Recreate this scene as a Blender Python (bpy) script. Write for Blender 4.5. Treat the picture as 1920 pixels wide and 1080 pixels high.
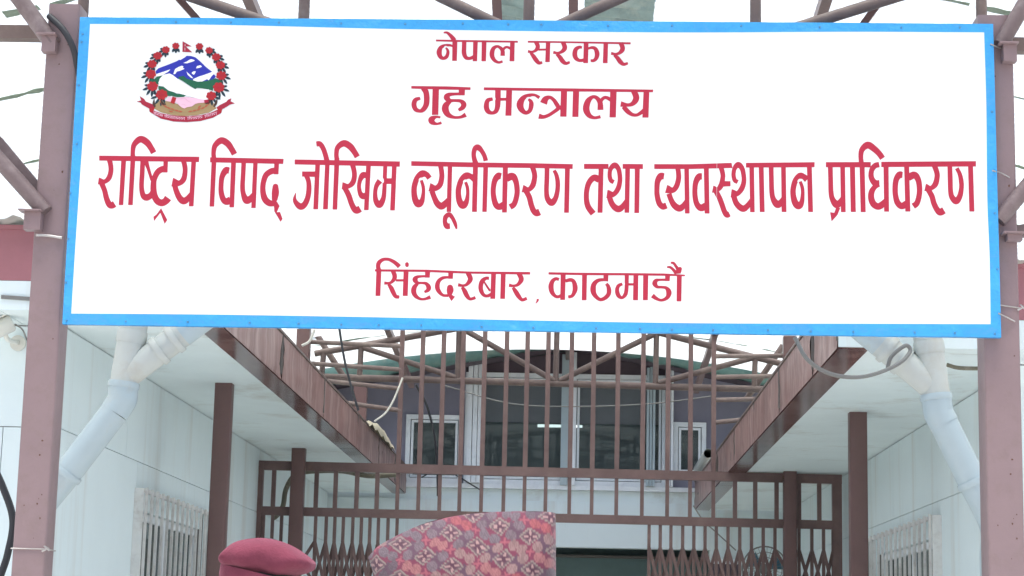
import bpy, bmesh, math, random
import numpy as np
from mathutils import Vector, Matrix
random.seed(7)
rng = np.random.default_rng(5)
R = math.radians
for o in list(bpy.data.objects): bpy.data.objects.remove(o)
SC = bpy.context.scene
COL = SC.collection

# ------------------------------------------------------------------ camera, world, sun, exposure
CF, CP, CY, CR = 3716.58465, .178305005, .0346771081, .0228325888
C0 = np.array([0, 0, 1.55])
_f = np.array([-math.sin(CY)*math.cos(CP), math.cos(CY)*math.cos(CP), math.sin(CP)])
_r0 = np.array([math.cos(CY), math.sin(CY), 0.]); _u0 = np.cross(_r0, _f)
_r = _r0*math.cos(CR)+_u0*math.sin(CR); _u = -_r0*math.sin(CR)+_u0*math.cos(CR)
cam = bpy.data.cameras.new('camera'); co = bpy.data.objects.new('camera', cam); COL.objects.link(co)
m = Matrix.Identity(4)
for i in range(3):
    m[i][0] = _r[i]; m[i][1] = _u[i]; m[i][2] = -_f[i]; m[i][3] = C0[i]
co.matrix_world = m
cam.sensor_width = 36; cam.lens = 36*CF/1920; cam.clip_start = .05; cam.clip_end = 2000
SC.camera = co

W = bpy.data.worlds.new('World'); SC.world = W; W.use_nodes = True
nt = W.node_tree; bg = nt.nodes['Background']
sky = nt.nodes.new('ShaderNodeTexSky'); sky.sky_type = 'NISHITA'; sky.sun_disc = False
SUN_EL, SUN_AZ = 80, 190
sky.sun_elevation = R(SUN_EL); sky.sun_rotation = R(SUN_AZ)
sky.air_density = 1.0; sky.dust_density = 5.0; sky.ozone_density = .4
nt.links.new(sky.outputs[0], bg.inputs[0]); bg.inputs[1].default_value = .10
sun = bpy.data.lights.new('sun', 'SUN'); sun.energy = 1.4; sun.angle = R(25); sun.color = (1, .985, .96)
so = bpy.data.objects.new('sun', sun); COL.objects.link(so)
sd = Vector((math.sin(R(SUN_AZ))*math.cos(R(SUN_EL)), math.cos(R(SUN_AZ))*math.cos(R(SUN_EL)), math.sin(R(SUN_EL))))
so.rotation_euler = sd.to_track_quat('Z', 'Y').to_euler()
vs = SC.view_settings
vs.view_transform = 'Standard'; vs.look = 'None'; vs.gamma = 1; vs.use_curve_mapping = False
vs.exposure = 1.36

# ------------------------------------------------------------------ helpers
def at(px, py, X=None, Y=None, Z=None):
    v = _f+_r*(px-960)/CF-_u*(py-540)/CF
    if Y is not None: t = (Y-C0[1])/v[1]
    elif X is not None: t = X/v[0]
    else: t = (Z-C0[2])/v[2]
    return C0+t*v

def tag(o, label=None, cat=None, group=None, kind=None):
    if label: o['label'] = label
    if cat: o['category'] = cat
    if group: o['group'] = group
    if kind: o['kind'] = kind
    return o
def empty(name, loc, label=None, cat=None, group=None):
    o = bpy.data.objects.new(name, None); COL.objects.link(o); o.location = Vector([float(c) for c in loc])
    o.empty_display_size = .1
    return tag(o, label, cat, group)

class MB:
    def __init__(s): s.v = []; s.f = []; s.sm = []; s.mi = []
    def add(s, vs, fs, smooth=False, mi=0):
        b = len(s.v); s.v += [tuple(float(c) for c in q) for q in vs]
        for f in fs: s.f.append([b+i for i in f]); s.sm.append(smooth); s.mi.append(mi)
        return s
    def box(s, x0, x1, y0, y1, z0, z1, mi=0):
        if x0 > x1: x0, x1 = x1, x0
        if y0 > y1: y0, y1 = y1, y0
        if z0 > z1: z0, z1 = z1, z0
        return s.add([(x0,y0,z0),(x1,y0,z0),(x1,y1,z0),(x0,y1,z0),(x0,y0,z1),(x1,y0,z1),(x1,y1,z1),(x0,y1,z1)],
              [(3,2,1,0),(4,5,6,7),(0,1,5,4),(1,2,6,5),(2,3,7,6),(3,0,4,7)], False, mi)
    def rbox(s, x0, x1, y0, y1, z0, z1, b=.008):
        """box with its four vertical edges rounded"""
        pts = []
        for cx, cy, a0 in ((x1-b, y0+b, -90), (x1-b, y1-b, 0), (x0+b, y1-b, 90), (x0+b, y0+b, 180)):
            for k in range(4):
                a = R(a0+30*k); pts.append((cx+b*math.cos(a), cy+b*math.sin(a)))
        n = len(pts)
        vsx = [(x, y, z0) for x, y in pts]+[(x, y, z1) for x, y in pts]
        fs = [(i, (i+1) % n, n+(i+1) % n, n+i) for i in range(n)]
        s.add(vsx, fs, True); s.add(vsx[:n], [tuple(reversed(range(n)))]); s.add(vsx[n:], [tuple(range(n))])
        return s
    def bar(s, a, b, w, h=None, up=(0, 0, 1)):
        """rectangular bar from a to b"""
        h = h or w
        a = Vector([float(c) for c in a]); b = Vector([float(c) for c in b]); d = (b-a).normalized(); u = Vector(up)
        if abs(d.dot(u)) > .95: u = Vector((0, 1, 0))
        sx = d.cross(u).normalized(); sz = sx.cross(d)
        vv = []
        for p in (a, b):
            for i, j in ((-1,-1),(1,-1),(1,1),(-1,1)): vv.append(p+sx*w/2*i+sz*h/2*j)
        return s.add(vv, [(3,2,1,0),(4,5,6,7),(0,1,5,4),(1,2,6,5),(2,3,7,6),(3,0,4,7)])
    def tube(s, pts, r, n=10, caps=True, smooth=True):
        P = [Vector([float(c) for c in p]) for p in pts]; m_ = len(P)
        rr = r if isinstance(r, (list, tuple)) else [r]*m_
        nrm = None; rings = []
        for i, p in enumerate(P):
            d = (P[min(i+1, m_-1)]-P[max(i-1, 0)]).normalized()
            if nrm is None:
                nrm = d.orthogonal().normalized()
            nrm = (nrm-d*nrm.dot(d)).normalized(); bi = d.cross(nrm)
            rings.append([p+(nrm*math.cos(2*math.pi*k/n)+bi*math.sin(2*math.pi*k/n))*rr[i] for k in range(n)])
        vv = [q for g in rings for q in g]
        fs = [(i*n+k, i*n+(k+1) % n, (i+1)*n+(k+1) % n, (i+1)*n+k) for i in range(m_-1) for k in range(n)]
        s.add(vv, fs, smooth)
        if caps:
            s.add(rings[0], [tuple(reversed(range(n)))]); s.add(rings[-1], [tuple(range(n))])
        return s
    def build(s, name, mat=None, parent=None, mats=None):
        me = bpy.data.meshes.new(name); me.from_pydata(s.v, [], s.f)
        me.polygons.foreach_set('use_smooth', s.sm)
        for mm in (mats or [mat]): me.materials.append(mm)
        if mats: me.polygons.foreach_set('material_index', s.mi)
        me.update()
        o = bpy.data.objects.new(name, me); COL.objects.link(o)
        if parent is not None:
            q, off = parent, Vector((0, 0, 0))
            while q is not None: off += q.location; q = q.parent
            me.transform(Matrix.Translation(-off)); o.parent = parent
        return o
def origin(o):
    """put a top-level mesh's origin at the base of its bounds"""
    c = [v.co for v in o.data.vertices]
    b = Vector((sum(v.x for v in c)/len(c), sum(v.y for v in c)/len(c), min(v.z for v in c)))
    o.data.transform(Matrix.Translation(-b)); o.location = b
    return o
def crom(pts, n=6):
    P = np.array(pts, float)
    if len(P) < 3: return P
    Q = np.vstack([2*P[0]-P[1], P, 2*P[-1]-P[-2]]); out = []
    for i in range(len(P)-1):
        p0, p1, p2, p3 = Q[i:i+4]
        for k in range(n):
            t = k/n
            out.append(.5*((2*p1)+(-p0+p2)*t+(2*p0-5*p1+4*p2-p3)*t*t+(-p0+3*p1-3*p2+p3)*t**3))
    out.append(P[-1]); return np.array(out)

# ------------------------------------------------------------------ materials
def mat(name, col, rough=.5, spec=.4, metal=0, var=.12, scale=3, dirt=None, dirt_amt=.3, dirt_scale=1.5, bump=0, bscale=60, streak=False, coat=0, lo=.5, hi=.78):
    M = bpy.data.materials.new(name); M.use_nodes = True; n = M.node_tree.nodes; l = M.node_tree.links
    b = n['Principled BSDF']; b.inputs['Roughness'].default_value = rough; b.inputs['Metallic'].default_value = metal
    b.inputs['Specular IOR Level'].default_value = spec; b.inputs['Coat Weight'].default_value = coat
    tc = n.new('ShaderNodeTexCoord'); geo = n.new('ShaderNodeNewGeometry')
    src = geo.outputs['Position']
    nz = n.new('ShaderNodeTexNoise'); nz.inputs['Scale'].default_value = scale; nz.inputs['Detail'].default_value = 8; nz.inputs['Roughness'].default_value = .65
    l.new(src, nz.inputs['Vector'])
    mr = n.new('ShaderNodeMapRange'); mr.inputs[1].default_value = .25; mr.inputs[2].default_value = .75
    mr.inputs[3].default_value = 1-var; mr.inputs[4].default_value = 1+var
    l.new(nz.outputs[0], mr.inputs[0])
    mx = n.new('ShaderNodeMix'); mx.data_type = 'RGBA'; mx.blend_type = 'MULTIPLY'; mx.inputs[0].default_value = 1
    mx.inputs[6].default_value = (*col, 1)
    cmb = n.new('ShaderNodeCombineColor')
    for i in range(3): l.new(mr.outputs[0], cmb.inputs[i])
    l.new(cmb.outputs[0], mx.inputs[7])
    out = mx.outputs[2]
    if dirt:
        d = n.new('ShaderNodeTexNoise'); d.inputs['Scale'].default_value = dirt_scale; d.inputs['Detail'].default_value = 10; d.inputs['Roughness'].default_value = .7
        if streak:
            mp = n.new('ShaderNodeMapping'); mp.inputs['Scale'].default_value = (6, 6, .5); l.new(src, mp.inputs[0]); l.new(mp.outputs[0], d.inputs['Vector'])
        else: l.new(src, d.inputs['Vector'])
        r2 = n.new('ShaderNodeMapRange'); r2.inputs[1].default_value = lo; r2.inputs[2].default_value = hi; r2.inputs[4].default_value = dirt_amt
        l.new(d.outputs[0], r2.inputs[0])
        m2 = n.new('ShaderNodeMix'); m2.data_type = 'RGBA'; l.new(r2.outputs[0], m2.inputs[0]); l.new(out, m2.inputs[6]); m2.inputs[7].default_value = (*dirt, 1)
        out = m2.outputs[2]
    l.new(out, b.inputs['Base Color'])
    if bump:
        bn = n.new('ShaderNodeTexNoise'); bn.inputs['Scale'].default_value = bscale; bn.inputs['Detail'].default_value = 5; l.new(src, bn.inputs['Vector'])
        bp = n.new('ShaderNodeBump'); bp.inputs['Strength'].default_value = bump; bp.inputs['Distance'].default_value = .01
        l.new(bn.outputs[0], bp.inputs['Height']); l.new(bp.outputs[0], b.inputs['Normal'])
    return M
M = {}
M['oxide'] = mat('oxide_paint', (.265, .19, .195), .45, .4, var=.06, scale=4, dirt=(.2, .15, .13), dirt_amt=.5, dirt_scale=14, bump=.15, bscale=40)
M['oxide_dark'] = mat('oxide_paint_dark', (.135, .075, .07), .4, .4, var=.15, scale=4, dirt=(.09, .06, .05), dirt_amt=.5, dirt_scale=4, bump=.1)  # darker oxide copy, shade below the soffits put into its colour; also dark steel
M['brace'] = mat('grey_brown_brace', (.175, .13, .13), .5, .4, var=.2, scale=5, dirt=(.38, .33, .33), dirt_amt=.6, dirt_scale=5, bump=.2)
M['pipe_brown'] = mat('pipe_brown', (.165, .12, .108), .5, .4, var=.18, scale=5, dirt=(.3, .24, .2), dirt_amt=.6, dirt_scale=5, bump=.15)
M['gate_brown'] = mat('gate_brown', (.155, .097, .09), .5, .35, var=.25, scale=5, dirt=(.24, .17, .15), dirt_amt=.5, dirt_scale=6, bump=.1)
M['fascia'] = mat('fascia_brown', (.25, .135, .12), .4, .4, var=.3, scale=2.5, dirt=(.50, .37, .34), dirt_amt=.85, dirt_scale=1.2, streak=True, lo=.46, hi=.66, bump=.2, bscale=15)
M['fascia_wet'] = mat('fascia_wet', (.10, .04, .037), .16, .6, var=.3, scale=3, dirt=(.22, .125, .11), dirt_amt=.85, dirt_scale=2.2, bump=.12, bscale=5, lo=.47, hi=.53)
M['red_fascia'] = mat('red_fascia', (.36, .15, .17), .45, .4, var=.15, scale=3, dirt=(.5, .25, .25), dirt_amt=.4, dirt_scale=2)
M['wall'] = mat('white_wall', (.77, .87, .88), .6, .3, var=.03, scale=2, dirt=(.50, .44, .35), dirt_amt=.42, dirt_scale=.45, streak=True, lo=.53, hi=.72, bump=.06, bscale=30)
M['soffit'] = mat('soffit_white', (.76, .85, .85), .6, .3, var=.06, scale=1.5, dirt=(.42, .40, .33), dirt_amt=.5, dirt_scale=1.3, lo=.54, hi=.68, bump=.05)
M['gap'] = mat('joint_dark', (.16, .15, .14), .9)
M['win_white'] = mat('upvc_white', (.86, .90, .92), .35, .5, var=.03, scale=3, dirt=(.35, .36, .38), dirt_amt=.3, dirt_scale=9)
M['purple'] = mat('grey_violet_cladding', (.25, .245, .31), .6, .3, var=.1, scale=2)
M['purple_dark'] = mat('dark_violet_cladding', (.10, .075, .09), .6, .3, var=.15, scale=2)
M['blind'] = mat('violet_blind', (.55, .38, .44), .7, var=.1)
M['dark'] = mat('dark_interior', (.13, .15, .15), .8)
M['door_teal'] = mat('door_dark_teal', (.15, .23, .23), .55, .4, var=.1)
M['teal'] = mat('teal_roof', (.10, .20, .18), .45, .5, var=.25, scale=6, dirt=(.26, .27, .2), dirt_amt=.6, dirt_scale=8)
M['flash'] = mat('weathered_green_sheet', (.26, .34, .30), .4, .6, var=.4, scale=9, dirt=(.6, .62, .5), dirt_amt=.7, dirt_scale=7)
M['grey_pipe'] = mat('grey_pvc', (.43, .52, .55), .35, .5, var=.06, scale=4, dirt=(.40, .33, .24), dirt_amt=.45, dirt_scale=4, bump=.03, lo=.54, hi=.76)
M['beige_pipe'] = mat('stained_pvc', (.52, .55, .52), .4, .4, var=.08, scale=5, dirt=(.40, .34, .25), dirt_amt=.6, dirt_scale=5, lo=.50, hi=.76)
M['grille'] = mat('cream_grille', (.70, .70, .68), .5, .4, var=.1, scale=8, dirt=(.35, .28, .24), dirt_amt=.6, dirt_scale=12)
M['ground'] = mat('concrete_ground', (.60, .60, .58), .85, .3, var=.15, scale=.7, dirt=(.22, .21, .2), dirt_amt=.6, dirt_scale=.4, bump=.3, bscale=40)
M['rusty_sheet'] = mat('grey_roof_sheet', (.45, .46, .42), .6, .4, var=.2, scale=5, dirt=(.3, .22, .15), dirt_amt=.6, dirt_scale=4)
M['black'] = mat('black_rubber', (.03, .032, .038), .5)
M['grey_cable'] = mat('grey_cable', (.2, .2, .19), .5)
M['white_cable'] = mat('white_cable', (.7, .68, .6), .5)
M['wire'] = mat('galvanised_wire', (.5, .48, .46), .4, metal=.5)
M['flex'] = mat('flexible_conduit', (.16, .15, .11), .6, dirt=(.35, .33, .28), dirt_amt=.9, dirt_scale=14)
M['cream'] = mat('cream_plastic', (.68, .68, .62), .35, .5)
M['tarp'] = mat('faded_tarp', (.42, .38, .28), .8, dirt=(.25, .2, .14), dirt_amt=.7, dirt_scale=12, bump=.5, bscale=20)
M['print_white'] = mat('sign_white', (.80, .84, .84), .35, .4, var=.02, scale=1, dirt=(.62, .66, .64), dirt_amt=.22, dirt_scale=.5, streak=True)
M['print_red'] = mat('sign_red', (.44, .022, .052), .35, .4, var=.05, scale=6)
def blue_mat():
    Mx = mat('sign_blue', (.045, .355, .75), .2, .7, var=.06, scale=3, bump=1.0, bscale=4.0)
    [q for q in Mx.node_tree.nodes if q.type == 'BUMP'][0].inputs['Distance'].default_value = .06
    return Mx
M['print_blue'] = blue_mat()
def flat(name, c, r=.4): return mat(name, c, r, .4, var=.02)
M['skin'] = mat('skin', (.30, .16, .10), .5, .4, var=.08)
M['hair'] = mat('hair', (.012, .010, .010), .5)
M['felt'] = mat('maroon_felt', (.175, .045, .07), .95, .1, var=.2, scale=14, bump=.3, bscale=160)
b_ = M['felt'].node_tree.nodes['Principled BSDF']; b_.inputs['Sheen Weight'].default_value = .25; b_.inputs['Sheen Roughness'].default_value = .4; b_.inputs['Sheen Tint'].default_value = (1, .55, .65, 1)
M['uniform'] = mat('olive_uniform', (.10, .11, .07), .9)
M['jacket'] = mat('grey_jacket', (.10, .10, .11), .9)
M['trouser'] = mat('dark_trousers', (.05, .05, .06), .9)
M['shoe'] = mat('black_shoe', (.02, .02, .02), .4)

def sheet_mat():
    Mx = bpy.data.materials.new('translucent_sheet'); Mx.use_nodes = True; n = Mx.node_tree.nodes; l = Mx.node_tree.links
    for q in list(n): n.remove(q)
    o = n.new('ShaderNodeOutputMaterial'); geo = n.new('ShaderNodeNewGeometry')
    nz = n.new('ShaderNodeTexNoise'); nz.inputs['Scale'].default_value = 1.2; nz.inputs['Detail'].default_value = 8; l.new(geo.outputs['Position'], nz.inputs['Vector'])
    cr = n.new('ShaderNodeValToRGB'); cr.color_ramp.elements[0].position = .35; cr.color_ramp.elements[0].color = (.88, .92, .9, 1)
    cr.color_ramp.elements[1].position = .6; cr.color_ramp.elements[1].color = (.93, .96, .95, 1); l.new(nz.outputs[0], cr.inputs[0])
    t = n.new('ShaderNodeBsdfTranslucent'); d = n.new('ShaderNodeBsdfDiffuse'); g = n.new('ShaderNodeBsdfTransparent')
    l.new(cr.outputs[0], t.inputs[0]); l.new(cr.outputs[0], d.inputs[0]); g.inputs[0].default_value = (.9, .97, .96, 1)
    m1 = n.new('ShaderNodeMixShader'); m1.inputs[0].default_value = .15; l.new(t.outputs[0], m1.inputs[1]); l.new(d.outputs[0], m1.inputs[2])
    m2 = n.new('ShaderNodeMixShader'); m2.inputs[0].default_value = .45; l.new(m1.outputs[0], m2.inputs[1]); l.new(g.outputs[0], m2.inputs[2])
    l.new(m2.outputs[0], o.inputs[0]); return Mx
M['sheet'] = sheet_mat()
M['moss'] = mat('mossy_lap', (.22, .27, .21), .9, var=.3, scale=20)
def glass(name, tint, tr):
    Mx = bpy.data.materials.new(name); Mx.use_nodes = True; n = Mx.node_tree.nodes; l = Mx.node_tree.links
    for q in list(n): n.remove(q)
    o = n.new('ShaderNodeOutputMaterial'); g = n.new('ShaderNodeBsdfGlossy'); g.inputs['Roughness'].default_value = .02
    t = n.new('ShaderNodeBsdfTransparent'); t.inputs[0].default_value = (*tint, 1)
    fr = n.new('ShaderNodeFresnel'); fr.inputs[0].default_value = 1.5
    mr = n.new('ShaderNodeMapRange'); mr.inputs[3].default_value = tr; mr.inputs[4].default_value = .5; l.new(fr.outputs[0], mr.inputs[0])
    m1 = n.new('ShaderNodeMixShader'); l.new(mr.outputs[0], m1.inputs[0]); l.new(t.outputs[0], m1.inputs[1]); l.new(g.outputs[0], m1.inputs[2])
    df = n.new('ShaderNodeBsdfDiffuse'); df.inputs[0].default_value = (.35, .42, .42, 1)     # diffuse grey-teal put into the glass to stand for light in the panes
    m3 = n.new('ShaderNodeMixShader'); m3.inputs[0].default_value = .13; l.new(m1.outputs[0], m3.inputs[1]); l.new(df.outputs[0], m3.inputs[2])
    l.new(m3.outputs[0], o.inputs[0]); return Mx
M['glass'] = glass('tinted_glass', (.72, .78, .78), .0)
M['glass2'] = glass('clear_glass', (.5, .55, .55), .12)
def emis(name, c, s):
    Mx = bpy.data.materials.new(name); Mx.use_nodes = True; n = Mx.node_tree.nodes
    b = n['Principled BSDF']; b.inputs['Emission Color'].default_value = (*c, 1); b.inputs['Emission Strength'].default_value = s; return Mx
M['tube'] = emis('lit_tube', (.9, 1, 1), .8)

# ------------------------------------------------------------------ ground
g = MB(); g.add([(-150,-150,0),(150,-150,0),(150,150,0),(-150,150,0)], [(0,1,2,3)])
tag(g.build('ground', M['ground']), kind='structure')

# ------------------------------------------------------------------ wings
def panel_wall(axis, pos, thick, a0, a1, z0, z1, rows, step, holes, parent, proud):
    """fibre-cement panels 12 mm thick, 5 mm joints, over a dark backing.
    axis 'x': wall plane X=pos running along Y; axis 'y': plane Y=pos running along X. proud = outward sign"""
    bk = MB()
    def bx(mb, p0, p1, u0, u1, w0, w1):
        if axis == 'x': mb.box(p0, p1, u0, u1, w0, w1)
        else: mb.box(u0, u1, p0, p1, w0, w1)
    us = sorted(set([a0, a1]+[h[0] for h in holes]+[h[1] for h in holes]))
    for u0, u1 in zip(us[:-1], us[1:]):
        hs = [h for h in holes if h[0] <= u0+1e-6 and h[1] >= u1-1e-6]
        if not hs: bx(bk, pos-proud*.012, pos-proud*thick, u0, u1, z0, z1)
        else:
            bx(bk, pos-proud*.012, pos-proud*thick, u0, u1, z0, hs[0][2]); bx(bk, pos-proud*.012, pos-proud*thick, u0, u1, hs[0][3], z1)
    bk.build('wall_core', M['gap'], parent)
    zs = [z0]+[r for r in rows if z0 < r < z1]+[z1]
    for ri, (w0, w1) in enumerate(zip(zs[:-1], zs[1:])):
        u = a0-(step*.37 if ri % 2 else 0)
        cuts = []
        while u < a1: cuts.append(max(u, a0)); u += step
        cuts.append(a1)
        for h in holes:
            if h[2] < w1 and h[3] > w0: cuts += [h[0], h[1]]
        cuts = sorted(set(cuts)); cuts = [c for i, c in enumerate(cuts) if i == 0 or c-cuts[i-1] > .04]
        for u0, u1 in zip(cuts[:-1], cuts[1:]):
            segs = [(w0, w1)]
            for h in holes:
                if h[0] <= u0+.05 and h[1] >= u1-.05 and h[2] < w1 and h[3] > w0:
                    segs = [(p, q) for p, q in ((w0, min(h[2], w1)), (max(h[3], w0), w1)) if q-p > .02]
            for p, q in segs:
                mb = MB(); j = .0022
                dd = random.uniform(0, .0012)
                bx(mb, pos+proud*dd, pos-proud*.012, u0+j, u1-j, p+j, q-j)
                mb.build('wall_panel', M['wall'], parent)

def grille_window(parent, wx, y0, y1, z0, z1, inward):
    """barred window on the plane X=wx; inward = +1 when the corridor lies at larger X"""
    w = MB(); t = .045
    for (a, b, c, d) in ((y0, y1, z0, z0+t), (y0, y1, z1-t-.12, z1-.12), (y0, y0+t, z0+t, z1-t-.12), (y1-t, y1, z0+t, z1-t-.12), ((y0+y1)/2-t/2, (y0+y1)/2+t/2, z0+t, z1-t-.12)):
        w.box(wx-inward*.10, wx-inward*.05, a, b, c, d)
    fr = w.build('window', M['win_white'], parent)
    for a, b in ((y0+t, (y0+y1)/2-t/2), ((y0+y1)/2+t/2, y1-t)):
        MB().box(wx-inward*.073, wx-inward*.079, a, b, z0+t, z1-t-.12).build('pane', M['glass2'], fr)
    MB().box(wx-inward*.10, wx-inward*.02, y0, y1, z1-.115, z1-.002).build('lintel', M['wall'], fr)
    # curtain strips behind the pane
    for k in (0, 1, 3, 6, 8):
        yy = y0+.1+(y1-y0-.2)*k/8
        MB().box(wx-inward*.16, wx-inward*.165, yy-.055, yy+.055, z0+.05, z1-.2).build('blind_slat', M['grille'], fr)
    MB().box(wx-inward*.6, wx-inward*.605, y0-.3, y1+.3, z0-.3, z1+.2).build('interior_wall', M['dark'], fr)
    # projecting grille
    gr = MB(); p = inward*.055; s = .022
    gr.box(wx+p, wx+p-inward*s, y0-.02, y1+.02, z1-s, z1); gr.box(wx+p, wx+p-inward*s, y0-.02, y1+.02, z0, z0+s)
    gr.box(wx+p-.0001*inward, wx+.001*inward, y0-.045, y0-.0205, z0, z1); gr.box(wx+p-.0001*inward, wx+.001*inward, y1+.0205, y1+.045, z0, z1)
    for zz in (z0+.45,): gr.box(wx+p, wx+p-inward*.012, y0-.02, y1+.02, zz, zz+.02)
    gf = gr.build('window_grille', M['grille'], parent)
    n = 15; bm = None
    for k in range(n):
        yy = y0+(y1-y0)*k/(n-1)
        if bm is None:
            bb = MB(); bb.box(wx+p+.001*inward, wx+p+.017*inward, yy-.009, yy+.009, z0-.01, z1+.006)
            o = bb.build('bar', M['grille'], gf); bm = (o, yy)
        else:
            c = bm[0].copy(); COL.objects.link(c); c.location.y += yy-bm[1]; c.parent = gf
    return fr

def wing(side):
    L = side < 0
    wx = -2.62 if L else 2.2; zc = 3.10 if L else 2.99; fx = -1.79 if L else 1.24; fo = -1.925 if L else 1.385
    inward = 1 if L else -1
    far = -9.0 if L else 9.0
    nm = ('white panelled office wing left of the passage, brown eaves beam and barred window' if L else
          'white panelled office wing right of the passage, stained wall and barred window')
    root = empty('office_wing', (wx, 15, 0), nm, 'building')
    Y0, Y1 = 9.9, 20.88
    hy = (11.76, 14.0, 1.0, 2.42) if L else (12.1, 14.72, 1.0, 2.38)
    zr = zc-.52
    panel_wall('x', wx, .14, Y0, Y1, 0, zc-.004, [.14, 1.36, zr], 2.44, [hy], root, inward)
    grille_window(root, wx, *hy, inward)
    a0, a1 = (far, wx-.145) if L else (wx+.145, far)
    panel_wall('y', Y0, .14, a0, a1, 0, zc-.004, [.14, 1.36, zr], 1.22, [], root, -1)
    # corner trim
    MB().box(wx-.002*inward, wx-.145*inward, Y0-.004, Y0+.002, 0, zc-.006).build('corner_trim', M['wall'], root)
    # soffit over the passage edge, in boards
    ys = [9.42, 11.6, 14.0, 16.29, 18.7, 20.86]
    for y0, y1 in zip(ys[:-1], ys[1:]):
        MB().box(fo-.002*inward, wx-.2*inward, y0+.002, y1-.002, zc, zc+.02).build('soffit_board', M['soffit'], root)
    xa = wx-.202*inward
    for k in range(5):
        xb = xa-1.22*inward
        MB().box(xa-.002*inward, xb+.002*inward, 9.42, 9.9, zc, zc+.02).build('soffit_board', M['soffit'], root)
        xa = xb
    # front eaves board (red) with white trim below
    zt = zc+.14
    xs = [fx-inward*.001, fx-inward*2.4, fx-inward*4.8, far]
    for x0, x1 in zip(xs[:-1], xs[1:]):
        q = MB().box(x0, x1+.004*inward, 9.40, 9.416, zt+.002, zt+.27)
        q.box(x0, x1+.004*inward, 9.385, 9.3995, zt+.255, zt+.275)
        q.build('eaves_board', M['red_fascia'], root)
    MB().box(fx, far, 9.402, 9.418, zc-.002, zt).build('eaves_trim', M['wall'], root)
    # passage-side box beam: wet underside + stained face panels with joints
    pxs = [(433, 629), (526, 711), (605, 781), (668, 836), (708, 871), (740, 900), (771, 927)] if L else [(1589, 633), (1525, 703), (1462, 771), (1415, 822), (1378, 862), (1345, 898), (1300, 947)]
    yy = [9.42]+[float(at(x, y, X=fx)[1]) for x, y in pxs[1:-1]]+[20.8]
    top = zc+.265 if L else zc+.275
    prev = None
    for i, (y0, y1) in enumerate(zip(yy[:-1], yy[1:])):
        f = MB(); s_ = .0
        ny = 8; rows = 6
        # slightly buckled face sheet
        vv = []; fs = []
        for a in range(ny+1):
            for b in range(rows+1):
                y = y0+.012+(y1-y0-.024)*a/ny; z = zc-.006+(top-zc+.004)*b/rows
                dx = .010*math.sin(a*2.1+i*1.7)*math.sin(math.pi*b/rows)+.004*random.uniform(-1, 1)*(0 < b < rows)
                vv.append((fx+inward*(.004+dx), y, z))
        for a in range(ny):
            for b in range(rows):
                q = [a*(rows+1)+b, (a+1)*(rows+1)+b, (a+1)*(rows+1)+b+1, a*(rows+1)+b+1]
                fs.append(q if L else q[::-1])
        f.add(vv, fs, True)
        fp = f.build('fascia_panel', M['fascia'], root)
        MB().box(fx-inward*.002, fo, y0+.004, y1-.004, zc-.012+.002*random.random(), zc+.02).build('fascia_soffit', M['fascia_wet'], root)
        MB().box(fx+inward*.012, fx-inward*.03, y0+.006, y1-.004, top+.002, top+.016).build('gutter_lip', M['pipe_brown'], root)
        # dark strip put in for the shaded thin gap between panels
        MB().box(fx-inward*.004, fx+inward*.009, y0-.006, y0+.010, zc+.03, top).build('joint_gap_strip', M['gap'], root)
    MB().box(fx-inward*.006, fo, 9.43, 20.8, zc+.022, top-.02).build('gutter_box', M['gap'], root)
    # corrugated roof sheets of the wing, rippled edge showing above the board
    x = fx-inward*.62; k = 0
    while abs(x) < 8.2:
        w = .95; vv = []; fs = []; nx = 26
        lift = random.uniform(0, .02)
        for a in range(nx+1):
            xx = x-inward*w*a/nx
            h = .018*math.cos(a/nx*2*math.pi*6)
            for b, (yy_, zz) in enumerate(((9.27, zt+.33), (20.9, zt+.9))):
                vv.append((xx, yy_+random.uniform(-.01, .01)*(b == 0), min(zt+.31, zt+.17+.12*(abs(xx)-abs(fx)))+h+lift*(b == 0)+(.02*(k % 2))+(0 if b == 0 else .1)))
        for a in range(nx):
            q = (2*a, 2*a+2, 2*a+3, 2*a+1); fs.append(q if not L else q[::-1])
        MB().add(vv, fs, True).build('roof_sheet', M['rusty_sheet'], root)
        x -= inward*.9; k += 1
    # rafters ends in the dark gap
    for k in range(7):
        xx = fx-inward*(.5+.95*k)
        MB().box(xx-.025, xx+.025, 9.43, 9.6, zt+.20, zt+.30).build('rafter_end', M['rusty_sheet'], root)
    return root
wl = wing(-1); wr = wing(1)

# ------------------------------------------------------------------ gable building at the back
YB = 20.9
gb = empty('gable_house', (-.2, YB, 0), 'grey violet gable-fronted house with teal roof behind the brown grille', 'building')
def P(px, py, Y=YB): return at(px, py, Y=Y)
zs1 = 3.25
# lower white wall with door opening
dx0, dx1, dz = -1.05, float(P(1331, 1030)[0]), float(P(1130, 1027)[2])
MB().box(-3.2, dx0, YB, YB+.2, 0, 3.05).build('lower_wall', M['wall'], gb)
MB().box(dx1, 3.0, YB, YB+.2, 0, 3.05).build('lower_wall', M['wall'], gb)
MB().box(dx0, dx1, YB, YB+.2, dz, 3.05).build('door_lintel', M['wall'], gb)
MB().box(-3.2, 3.0, YB+.03, YB+.2, 3.052, 3.168).build('render_band', M['soffit'], gb)
MB().box(-2.2, 1.9, YB-.05, YB+.2, 3.17, 3.215).build('window_sill', M['win_white'], gb)
d = MB().box(dx0, dx1, YB+.9, YB+.95, 0, dz+.4).build('door', M['door_teal'], gb)
MB().box(dx0, dx1, YB+.62, YB+.899, dz-.07, dz-.05).build('door_rail', M['gap'], d)
for sx in (dx0-.06, dx1): MB().box(sx, sx+.06, YB+.2, YB+.9, 0, dz+.4).build('door_jamb', M['dark'], gb)
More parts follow.
